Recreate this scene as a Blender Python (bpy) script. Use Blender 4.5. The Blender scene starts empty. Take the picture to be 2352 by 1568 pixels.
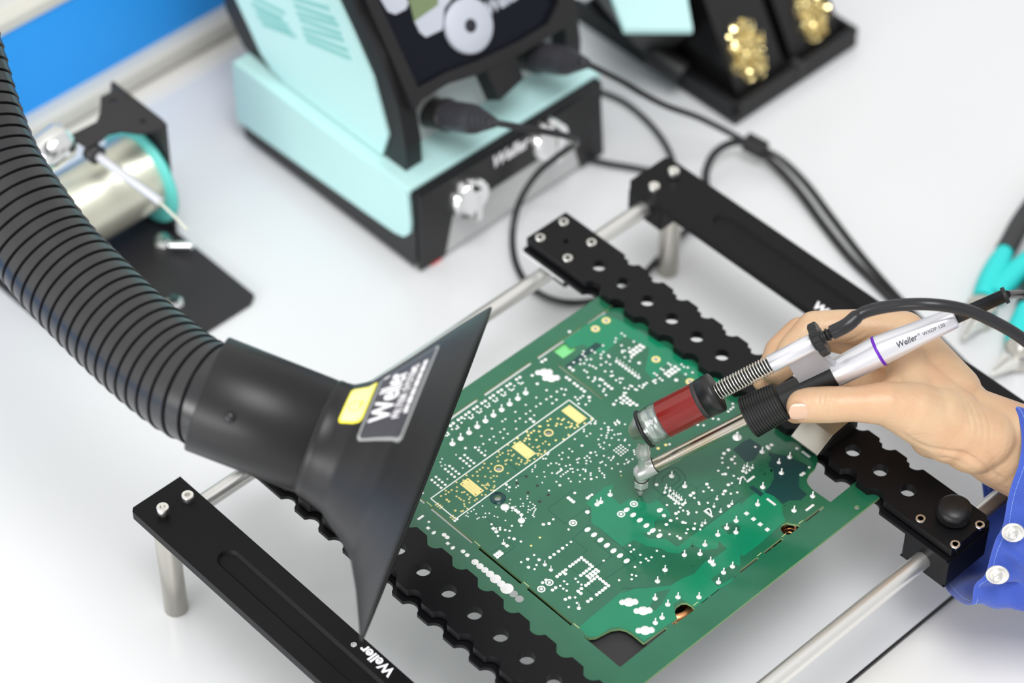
import bpy, bmesh, math, random
import numpy as np
from mathutils import Matrix, Vector
random.seed(7)
V3 = lambda *a: np.array(a, float)
U = 0.001                                   # everything below is written in millimetres
# ------------------------------------------------------------------ camera
FPX = 6198.99
CAM = V3(669.5, -718.7, 1207.36)
FW = V3(-0.50163996, 0.47899745, -0.72036019)
RT = V3(0.68702206, 0.72662112, 0.00473644)
UP = V3(-0.52569766, 0.49252736, 0.693584)
sc = bpy.context.scene
cd = bpy.data.cameras.new('camera'); co = bpy.data.objects.new('camera', cd); sc.collection.objects.link(co)
cd.sensor_width = 36; cd.lens = FPX * 36 / 2352; cd.clip_start = 0.02; cd.clip_end = 30
M = Matrix(((RT[0], UP[0], -FW[0], CAM[0]*U), (RT[1], UP[1], -FW[1], CAM[1]*U), (RT[2], UP[2], -FW[2], CAM[2]*U), (0, 0, 0, 1)))
co.matrix_world = M
cd.dof.use_dof = True; cd.dof.focus_distance = 1.445; cd.dof.aperture_fstop = 4.2
sc.camera = co
# ------------------------------------------------------------------ world and light
w = bpy.data.worlds.new('world'); sc.world = w; w.use_nodes = True
bg = w.node_tree.nodes['Background']; bg.inputs[0].default_value = (0.985, 0.99, 1.0, 1); bg.inputs[1].default_value = 0.77
def area(name, loc, target, sx, sy, power, col=(1, 1, 1)):
    l = bpy.data.lights.new(name, 'AREA'); l.shape = 'RECTANGLE'; l.size = sx; l.size_y = sy; l.energy = power; l.color = col
    o = bpy.data.objects.new(name, l); sc.collection.objects.link(o); o.location = loc
    d = Vector(target) - Vector(loc); o.rotation_euler = d.to_track_quat('-Z', 'Y').to_euler(); return o
area('key_softbox', (0.55, -0.35, 2.15), (0.05, 0.25, 0.05), 1.0, 1.0, 31)
area('window_softbox', (0.0, -1.9, 0.50), (-0.05, 0, 0.2), 1.9, 0.5, 25)
vs = sc.view_settings; vs.view_transform = 'Standard'; vs.look = 'None'; vs.gamma = 1; vs.use_curve_mapping = False; vs.exposure = 0.0
# ------------------------------------------------------------------ pixel helpers: a point of the photograph put at a real height or depth
def ray(px, py): return FW + RT*(px-1176)/FPX - UP*(py-784)/FPX
def at(px, py, z=None, x=None, y=None, d=None):
    v = ray(px, py)
    if z is not None: t = (z-CAM[2])/v[2]
    elif x is not None: t = (x-CAM[0])/v[0]
    elif y is not None: t = (y-CAM[1])/v[1]
    else: t = d
    return CAM+v*t
def on_plane(px, py, p, n):
    v = ray(px, py); return CAM+v*(np.dot(p-CAM, n)/np.dot(v, n))
def nrm(v): v = np.array(v, float); return v/np.linalg.norm(v)
# ------------------------------------------------------------------ materials
def srgb(r, g, b):
    f = lambda c: (c/255/12.92 if c/255 <= 0.04045 else ((c/255+0.055)/1.055)**2.4)
    return (f(r), f(g), f(b), 1)
def mat(name, col, rough=0.5, metal=0.0, coat=0.0, noise=None, bump=None, sss=0, trans=0, ior=1.45, spec=0.5):
    m = bpy.data.materials.new(name); m.use_nodes = True; nt = m.node_tree; b = nt.nodes['Principled BSDF']
    b.inputs['Base Color'].default_value = col; b.inputs['Roughness'].default_value = rough; b.inputs['Metallic'].default_value = metal
    b.inputs['Coat Weight'].default_value = coat; b.inputs['Coat Roughness'].default_value = 0.08
    b.inputs['Transmission Weight'].default_value = trans; b.inputs['IOR'].default_value = ior; b.inputs['Specular IOR Level'].default_value = spec
    if sss:
        b.inputs['Subsurface Weight'].default_value = sss; b.inputs['Subsurface Radius'].default_value = (1.0, 0.35, 0.2); b.inputs['Subsurface Scale'].default_value = 0.004
    tc = nt.nodes.new('ShaderNodeTexCoord')
    if noise:
        sc_, c2, amt = noise[:3]
        n = nt.nodes.new('ShaderNodeTexNoise'); n.inputs['Scale'].default_value = sc_; n.inputs['Detail'].default_value = 4
        mx = nt.nodes.new('ShaderNodeMix'); mx.data_type = 'RGBA'; mx.inputs[6].default_value = col; mx.inputs[7].default_value = c2
        mr = nt.nodes.new('ShaderNodeMapRange'); mr.inputs['From Min'].default_value = 0.35; mr.inputs['From Max'].default_value = 0.7; mr.inputs['To Max'].default_value = amt
        nt.links.new(tc.outputs['Object'], n.inputs['Vector']); nt.links.new(n.outputs['Fac'], mr.inputs['Value'])
        nt.links.new(mr.outputs[0], mx.inputs[0]); nt.links.new(mx.outputs[2], b.inputs['Base Color'])
    if bump:
        n = nt.nodes.new('ShaderNodeTexNoise'); n.inputs['Scale'].default_value = bump[0]; n.inputs['Detail'].default_value = 5
        bp = nt.nodes.new('ShaderNodeBump'); bp.inputs['Strength'].default_value = bump[1]; bp.inputs['Distance'].default_value = bump[2] if len(bump) > 2 else 0.0002
        nt.links.new(tc.outputs['Object'], n.inputs['Vector']); nt.links.new(n.outputs['Fac'], bp.inputs['Height']); nt.links.new(bp.outputs[0], b.inputs['Normal'])
    return m
K = {}
def clear():
    m = bpy.data.materials.new('clear_tube'); m.use_nodes = True; nt = m.node_tree; nt.nodes.clear()
    o = nt.nodes.new('ShaderNodeOutputMaterial'); t = nt.nodes.new('ShaderNodeBsdfTransparent'); g = nt.nodes.new('ShaderNodeBsdfGlossy'); g.inputs['Roughness'].default_value = 0.06
    lw = nt.nodes.new('ShaderNodeLayerWeight'); pw = nt.nodes.new('ShaderNodeMath'); pw.operation = 'POWER'; pw.inputs[1].default_value = 3.0; nt.links.new(lw.outputs['Facing'], pw.inputs[0]); f = nt.nodes.new('ShaderNodeMath'); f.operation = 'MULTIPLY_ADD'; f.inputs[1].default_value = 0.7; f.inputs[2].default_value = 0.06; nt.links.new(pw.outputs[0], f.inputs[0]); x = nt.nodes.new('ShaderNodeMixShader'); t.inputs[0].default_value = (0.9, 0.93, 0.9, 1)
    nt.links.new(f.outputs[0], x.inputs[0]); nt.links.new(t.outputs[0], x.inputs[1]); nt.links.new(g.outputs[0], x.inputs[2]); nt.links.new(x.outputs[0], o.inputs[0]); return m
K['mat'] = mat('light_grey_mat', (0.745, 0.75, 0.76, 1), 0.2, noise=(6, (0.715, 0.72, 0.73, 1), 0.6), spec=0.5)
K['table'] = mat('cream_laminate', (0.80, 0.785, 0.75, 1), 0.4)
K['anod'] = mat('black_anodised', (0.005, 0.005, 0.006, 1), 0.40, bump=(2500, 0.12, 0.0001), spec=0.25)
K['anodm'] = mat('black_anodised_matte', (0.006, 0.006, 0.007, 1), 0.45, bump=(2500, 0.2, 0.0001), spec=0.22)
K['steel'] = mat('polished_steel', (0.82, 0.81, 0.78, 1), 0.34, 0.9)
K['brushed'] = mat('brushed_steel', (0.62, 0.60, 0.54, 1), 0.3, 1.0, bump=(900, 0.15, 0.0001))
K['screw'] = mat('screw_steel', (0.85, 0.84, 0.80, 1), 0.28, 1.0)
K['dark'] = mat('dark_socket', (0.03, 0.03, 0.03, 1), 0.6)
K['pcb'] = mat('green_solder_mask', (0.009, 0.115, 0.055, 1), 0.18, coat=0.35, noise=(30, (0.018, 0.15, 0.078, 1), 0.7), spec=0.6)
K['pour'] = mat('green_mask_over_copper', (0.004, 0.22, 0.105, 1), 0.2, coat=0.3, noise=(40, (0.004, 0.18, 0.09, 1), 0.6), spec=0.5)
K['maskdark'] = mat('bare_mask', (0.008, 0.05, 0.05, 1), 0.22, coat=0.0, spec=0.5)
K['trace'] = mat('trace_line', (0.005, 0.085, 0.055, 1), 0.2, coat=0.3)
K['fr4'] = mat('laminate_edge', (0.20, 0.34, 0.14, 1), 0.7)
K['solder'] = mat('bright_solder', (0.93, 0.93, 0.92, 1), 0.42, 0.35)
K['gold'] = mat('gold_plating', (0.95, 0.80, 0.33, 1), 0.42, 0.3)
K['copper'] = mat('copper_wire', (0.75, 0.33, 0.15, 1), 0.3, 1.0)
K['silk'] = mat('white_silkscreen', (0.9, 0.92, 0.88, 1), 0.6)
K['hole'] = mat('drilled_hole', (0.35, 0.36, 0.36, 1), 0.7)
K['lgreen'] = mat('pale_green_plastic', (0.22, 0.70, 0.27, 1), 0.4)
K['hose'] = mat('black_hose_rubber', (0.013, 0.013, 0.015, 1), 0.29, spec=0.75)
K['hood'] = mat('black_hood_plastic', (0.007, 0.007, 0.008, 1), 0.40, bump=(40, 0.10, 0.001), spec=0.5)
K['rubber'] = mat('black_rubber', (0.012, 0.012, 0.012, 1), 0.4, spec=0.5)
K['cable'] = mat('black_cable', (0.016, 0.016, 0.018, 1), 0.3)
K['label'] = mat('dark_label', (0.045, 0.045, 0.055, 1), 0.35)
K['labelrim'] = mat('grey_label_rim', (0.35, 0.36, 0.36, 1), 0.4)
K['yellow'] = mat('yellow_sticker', (0.95, 0.85, 0.05, 1), 0.45)
K['yellow2'] = mat('pale_yellow_print', (0.95, 0.92, 0.38, 1), 0.45)
K['white'] = mat('white_print', (0.95, 0.93, 0.96, 1), 0.5)
K['ink'] = mat('black_print', (0.02, 0.02, 0.03, 1), 0.6)
K['alu'] = mat('satin_aluminium', (0.74, 0.74, 0.78, 1), 0.3, 0.55)
K['purple'] = mat('purple_ring', (0.13, 0.01, 0.42, 1), 0.4)
K['tube'] = mat('heat_tinted_steel', (0.62, 0.57, 0.50, 1), 0.22, 1.0, noise=(45, (0.55, 0.46, 0.30, 1), 0.8), bump=(600, 0.15, 0.0001))
K['nozzle'] = mat('chrome_nozzle', (0.60, 0.61, 0.58, 1), 0.3, 0.55)
K['glass'] = clear()
K['redfilter'] = mat('dark_red_filter', (0.20, 0.010, 0.008, 1), 0.2, coat=0.3)
K['spring'] = mat('spring_steel', (0.85, 0.83, 0.78, 1), 0.2, 0.9)
K['skin'] = mat('skin', (0.62, 0.43, 0.265, 1), 0.38, sss=0.05, noise=(38, (0.57, 0.31, 0.18, 1), 0.7), bump=(480, 0.35, 0.0006), spec=0.45)
K['nail'] = mat('finger_nail', (0.66, 0.43, 0.31, 1), 0.25, sss=0.1, coat=0.3)
K['turq'] = mat('turquoise_plastic', (0.50, 0.77, 0.76, 1), 0.35)
K['turqd'] = mat('turquoise_vent', (0.24, 0.56, 0.53, 1), 0.4)
K['blackp'] = mat('black_plastic', (0.008, 0.008, 0.009, 1), 0.42, bump=(300, 0.08, 0.0003))
K['lcd'] = mat('lcd_green', (0.18, 0.24, 0.12, 1), 0.2)
K['screen'] = mat('dark_display_front', (0.004, 0.005, 0.011, 1), 0.3, spec=0.2)
K['plug'] = mat('grey_plug_plastic', (0.035, 0.035, 0.042, 1), 0.4)
K['plate'] = mat('cast_grey_plate', (0.42, 0.42, 0.45, 1), 0.4, 0.2)
K['key'] = mat('grey_keypad', (0.52, 0.55, 0.62, 1), 0.35)
K['panel'] = mat('silver_front_panel', (0.60, 0.60, 0.60, 1), 0.4, 0.3)
K['chrome'] = mat('chrome_knob', (0.9, 0.9, 0.9, 1), 0.12, 1.0)
K['red'] = mat('red_foot', (0.75, 0.03, 0.02, 1), 0.4)
K['brass'] = mat('brass_wool', (1.0, 0.84, 0.42, 1), 0.12, 1.0)
K['whiteplate'] = mat('white_nylon_plate', (0.85, 0.87, 0.86, 1), 0.4)
K['blue'] = mat('blue_board', (0.018, 0.36, 0.98, 1), 0.5)
K['beige'] = mat('beige_aluminium_trim', (0.66, 0.64, 0.58, 1), 0.4)
K['wallw'] = mat('cream_wall', (0.80, 0.79, 0.75, 1), 0.6)
K['wire'] = mat('solder_wire', (0.88, 0.87, 0.74, 1), 0.35, 0.75)
K['spool'] = mat('turquoise_spool', (0.14, 0.64, 0.58, 1), 0.4)
K['powder'] = mat('black_powder_coat', (0.024, 0.021, 0.023, 1), 0.45)
K['cyan'] = mat('cyan_grip', (0.03, 0.66, 0.64, 1), 0.4)
K['greygrip'] = mat('dark_grip', (0.04, 0.04, 0.04, 1), 0.5)
def fabric():
    m = mat('blue_work_cloth', (0.035, 0.08, 0.43, 1), 0.8, noise=(25, (0.05, 0.115, 0.54, 1), 0.7)); nt = m.node_tree; b = nt.nodes['Principled BSDF']
    b.inputs['Sheen Weight'].default_value = 0.3
    tc = nt.nodes.new('ShaderNodeTexCoord'); hs = []
    for rot in ((0, 0, 0.6), (0, 1.2, -0.7)):
        mp = nt.nodes.new('ShaderNodeMapping'); mp.inputs['Rotation'].default_value = rot
        wv = nt.nodes.new('ShaderNodeTexWave'); wv.inputs['Scale'].default_value = 420; wv.inputs['Distortion'].default_value = 1.0
        nt.links.new(tc.outputs['Object'], mp.inputs[0]); nt.links.new(mp.outputs[0], wv.inputs['Vector']); hs.append(wv)
    ad = nt.nodes.new('ShaderNodeMath'); nt.links.new(hs[0].outputs['Fac'], ad.inputs[0]); nt.links.new(hs[1].outputs['Fac'], ad.inputs[1])
    n = nt.nodes.new('ShaderNodeTexNoise'); n.inputs['Scale'].default_value = 60; n.inputs['Detail'].default_value = 4
    nt.links.new(tc.outputs['Object'], n.inputs['Vector'])
    ad2 = nt.nodes.new('ShaderNodeMath'); ad2.operation = 'MULTIPLY_ADD'; ad2.inputs[1].default_value = 4.0
    nt.links.new(n.outputs['Fac'], ad2.inputs[0]); nt.links.new(ad.outputs[0], ad2.inputs[2])
    bp = nt.nodes.new('ShaderNodeBump'); bp.inputs['Strength'].default_value = 0.5; bp.inputs['Distance'].default_value = 0.0004
    nt.links.new(ad2.outputs[0], bp.inputs['Height']); nt.links.new(bp.outputs[0], b.inputs['Normal'])
    return m
K['cloth'] = fabric()
K['stitch'] = mat('light_blue_thread', (0.25, 0.40, 0.85, 1), 0.8)
# ------------------------------------------------------------------ mesh helpers (mm)
class MB:
    def __init__(s): s.v = []; s.f = []; s.sm = []; s.mi = []
    def add(s, vs, fs, smooth=False, mi=0):
        o = len(s.v); s.v += [tuple(map(float, p)) for p in vs]
        for f in fs: s.f.append(tuple(i+o for i in f)); s.sm.append(smooth); s.mi.append(mi)
        return s
    def box(s, x0, x1, y0, y1, z0, z1, mi=0):
        v = [(x, y, z) for z in (z0, z1) for y in (y0, y1) for x in (x0, x1)]
        return s.add(v, [(0, 2, 3, 1), (4, 5, 7, 6), (0, 1, 5, 4), (2, 6, 7, 3), (0, 4, 6, 2), (1, 3, 7, 5)], mi=mi)
    def hexa(s, P, mi=0):            # 8 corners, bottom four then top four, both in the same turn
        return s.add(P, [(3, 2, 1, 0), (4, 5, 6, 7), (0, 1, 5, 4), (1, 2, 6, 5), (2, 3, 7, 6), (3, 0, 4, 7)], mi=mi)
    def lathe(s, prof, o=(0, 0, 0), ax=(0, 0, 1), n=32, caps=True, ref=None, smooth=True, sx=1, mi=0):
        ax = nrm(ax); o = V3(*o); r = nrm(np.cross(ax, ref if ref is not None else ((1, 0, 0) if abs(ax[0]) < .9 else (0, 1, 0)))); q = np.cross(ax, r)
        vs = []
        for t, rad in prof:
            for k in range(n):
                a = 2*math.pi*k/n; vs.append(o+ax*t+r*rad*sx*math.cos(a)+q*rad*math.sin(a))
        fs = [(i*n+k, i*n+(k+1) % n, (i+1)*n+(k+1) % n, (i+1)*n+k) for i in range(len(prof)-1) for k in range(n)]
        s.add(vs, fs, smooth, mi)
        if caps:
            for i, fl in ((0, True), (len(prof)-1, False)):
                if prof[i][1] > 1e-6:
                    ring = vs[i*n:(i+1)*n]; idx = tuple(range(n)); s.add(ring, [idx[::-1] if fl else idx], False, mi)
        return s
    def tube(s, pts, rad, n=12, caps=True, mi=0, flat=1.0):
        P = [V3(*p) for p in pts]; R = rad if hasattr(rad, '__len__') else [rad]*len(P)
        T = [nrm(P[min(i+1, len(P)-1)]-P[max(i-1, 0)]) for i in range(len(P))]
        r = nrm(np.cross(T[0], (0, 0, 1) if abs(T[0][2]) < .9 else (1, 0, 0))); vs = []
        for p, t, rr in zip(P, T, R):
            r = nrm(r-t*np.dot(r, t)); q = np.cross(t, r)
            for k in range(n): a = 2*math.pi*k/n; vs.append(p+r*rr*math.cos(a)+q*rr*flat*math.sin(a))
        fs = [(i*n+k, i*n+(k+1) % n, (i+1)*n+(k+1) % n, (i+1)*n+k) for i in range(len(P)-1) for k in range(n)]
        s.add(vs, fs, True, mi)
        if caps: s.add(vs[:n], [tuple(range(n))[::-1]], False, mi); s.add(vs[-n:], [tuple(range(n))], False, mi)
        return s
    def ell(s, c, rx, ry, rz, ax=None, n=20, m=12, mi=0):
        A = np.eye(3) if ax is None else np.array(ax); c = V3(*c); vs = []
        for i in range(m+1):
            th = math.pi*i/m
            for k in range(n):
                a = 2*math.pi*k/n; vs.append(c+A[0]*rx*math.sin(th)*math.cos(a)+A[1]*ry*math.sin(th)*math.sin(a)+A[2]*rz*math.cos(th))
        fs = [(i*n+k, (i+1)*n+k, (i+1)*n+(k+1) % n, i*n+(k+1) % n) for i in range(m) for k in range(n)]
        return s.add(vs, fs, True, mi)
    def cap(s, a, b, ra, rb, n=20):     # tapered capsule
        a = V3(*a); b = V3(*b); L = np.linalg.norm(b-a); ax = (b-a)/L; pr = []
        for i in range(7): th = math.pi/2*(1-i/6); pr.append((-ra*math.sin(th), max(ra*math.cos(th), 1e-4)))
        for i in range(7): th = math.pi/2*i/6; pr.append((L+rb*math.sin(th), max(rb*math.cos(th), 1e-4)))
        return s.lathe(pr, a, ax, n, caps=True)
    def prism(s, outer, z0, z1, holes=(), fr=None, mi=0, side_mi=None):   # outline with holes, extruded between z0 and z1 of a frame
        bm = bmesh.new(); loops = [outer]+list(holes); es = []
        for L in loops:
            vv = [bm.verts.new((p[0], p[1], 0)) for p in L]
            es += [bm.edges.new((vv[i], vv[(i+1) % len(vv)])) for i in range(len(vv))]
        bmesh.ops.triangle_fill(bm, use_beauty=True, use_dissolve=False, edges=es, normal=(0, 0, 1))
        bm.verts.index_update(); vs = [(v.co.x, v.co.y) for v in bm.verts]; fs = [tuple(v.index for v in f.verts) for f in bm.faces]
        bm.free()
        g = (lambda x, y, z: V3(x, y, z)) if fr is None else (lambda x, y, z: fr[0]+fr[1]*x+fr[2]*y+fr[3]*z)
        def orient(f):
            a, b, c = [vs[i] for i in f[:3]]; return f if (b[0]-a[0])*(c[1]-a[1])-(b[1]-a[1])*(c[0]-a[0]) > 0 else f[::-1]
        fs = [orient(f) for f in fs]
        s.add([g(x, y, z1) for x, y in vs], fs, False, mi); s.add([g(x, y, z0) for x, y in vs], [f[::-1] for f in fs], False, mi)
        for li, L in enumerate(loops):
            ar = sum(L[i][0]*L[(i+1) % len(L)][1]-L[(i+1) % len(L)][0]*L[i][1] for i in range(len(L)))
            P = L if (ar > 0) == (li == 0) else L[::-1]; n = len(P)
            s.add([g(x, y, z0) for x, y in P]+[g(x, y, z1) for x, y in P], [(i, (i+1) % n, n+(i+1) % n, n+i) for i in range(n)], False, mi if side_mi is None else side_mi)
        return s
    def build(s, name, m, parent=None, bevel=0, seg=2, loc=None):
        off = V3(*(parent['_o'] if parent is not None and '_o' in parent else (loc if loc is not None else (0, 0, 0))))
        me = bpy.data.meshes.new(name); me.from_pydata([tuple((V3(*p)-off)*U) for p in s.v], [], s.f)
        for k in (m if isinstance(m, (list, tuple)) else [m]): me.materials.append(K[k])
        for p, sm_, mi in zip(me.polygons, s.sm, s.mi): p.use_smooth = sm_; p.material_index = mi
        me.update()
        o = bpy.data.objects.new(name, me); sc.collection.objects.link(o)
        if parent is not None: o.parent = parent; o['_o'] = list(map(float, off))
        elif loc is not None: o.location = tuple(V3(*loc)*U); o['_o'] = list(map(float, off))
        if bevel:
            b = o.modifiers.new('bevel', 'BEVEL'); b.width = bevel*U; b.segments = seg; b.limit_method = 'ANGLE'; b.angle_limit = math.radians(35)
        return o
def sub(o):      # a part whose children keep the thing's own origin
    return o
def thing(name, label, cat, loc, group=None):
    o = bpy.data.objects.new(name, None); sc.collection.objects.link(o); o.location = tuple(V3(*loc)*U); o['_o'] = [float(a) for a in loc]
    o['label'] = label; o['category'] = cat; o.empty_display_size = 0.01
    if group: o['group'] = group
    return o
def part(mb, name, m, parent, bevel=0, seg=2, label=None):
    off = V3(*parent['_o']); o = mb.build(name, m, parent, bevel, seg)
    if parent.type == 'MESH': pass
    if label: o['label'] = label
    return o
def tag(o, label, cat, group=None):
    o['label'] = label; o['category'] = cat
    if group: o['group'] = group
    return o
def struct(o): o['kind'] = 'structure'; return o
def spline(P, n=8):
    P = [V3(*p) for p in P]; Q = [2*P[0]-P[1]]+P+[2*P[-1]-P[-2]]; out = []
    for i in range(1, len(Q)-2):
        a, b, c, d = Q[i-1:i+3]
        for k in range(n):
            t = k/n; out.append(0.5*((2*b)+(-a+c)*t+(2*a-5*b+4*c-d)*t*t+(-a+3*b-3*c+d)*t**3))
    out.append(P[-1]); return out
def circ(cx, cy, r, n=24, a0=0, a1=2*math.pi):
    e = abs(a1-a0-2*math.pi) < 1e-6
    return [(cx+r*math.cos(a0+(a1-a0)*k/(n if e else n-1)), cy+r*math.sin(a0+(a1-a0)*k/(n if e else n-1))) for k in range(n)]
def text_tris(txt, size, shear=0.0, bold=0.0, sx=1.0):      # glyph outlines as flat triangles, x from 0, baseline y = 0, in mm
    c = bpy.data.curves.new('t', 'FONT'); c.body = txt; c.size = size; c.shear = shear; c.offset = bold; c.resolution_u = 3
    o = bpy.data.objects.new('t', c); sc.collection.objects.link(o); bpy.context.view_layer.update()
    dg = bpy.context.evaluated_depsgraph_get(); me = bpy.data.meshes.new_from_object(o.evaluated_get(dg))
    vs = [(v.co.x*sx, v.co.y) for v in me.vertices]; fs = [tuple(p.vertices) for p in me.polygons]
    bpy.data.objects.remove(o); bpy.data.curves.remove(c); bpy.data.meshes.remove(me)
    return vs, fs
def text_on(mb, txt, fn, width, height, shear=0.0, bold=0.0, thick=0.15, mi=0, div=0):   # fn(x, y, lift) -> point; text fills width x height
    vs, fs = text_tris(txt, 1.0, shear, bold)
    for _ in range(div):         # finer triangles, so that letters can follow a curved face
        mid = {}; nf = []
        for f in [(f[0], f[i], f[i+1]) for f in fs for i in range(1, len(f)-1)]:
            q = []
            for a, b in ((f[0], f[1]), (f[1], f[2]), (f[2], f[0])):
                k = (min(a, b), max(a, b))
                if k not in mid: mid[k] = len(vs); vs.append(((vs[a][0]+vs[b][0])/2, (vs[a][1]+vs[b][1])/2))
                q.append(mid[k])
            nf += [(f[0], q[0], q[2]), (q[0], f[1], q[1]), (q[2], q[1], f[2]), (q[0], q[1], q[2])]
        fs = nf
    xs = [v[0] for v in vs]; ys = [v[1] for v in vs]
    x0, x1, y0, y1 = min(xs), max(xs), min(ys), max(ys)
    W = [((x-x0)/(x1-x0)*width, (y-y0)/(y1-y0)*height) for x, y in vs]
    mb.add([fn(x, y, thick) for x, y in W], fs, False, mi)
    from collections import Counter
    cnt = Counter(); 
    for f in fs:
        for i in range(len(f)): cnt[(f[i], f[(i+1) % len(f)])] += 1
    n = len(W); vs2 = [fn(x, y, thick) for x, y in W]+[fn(x, y, -0.02) for x, y in W]
    mb.add(vs2, [(a, b, b+n, a+n) for (a, b) in cnt if (b, a) not in cnt], False, mi)
    return mb
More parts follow.
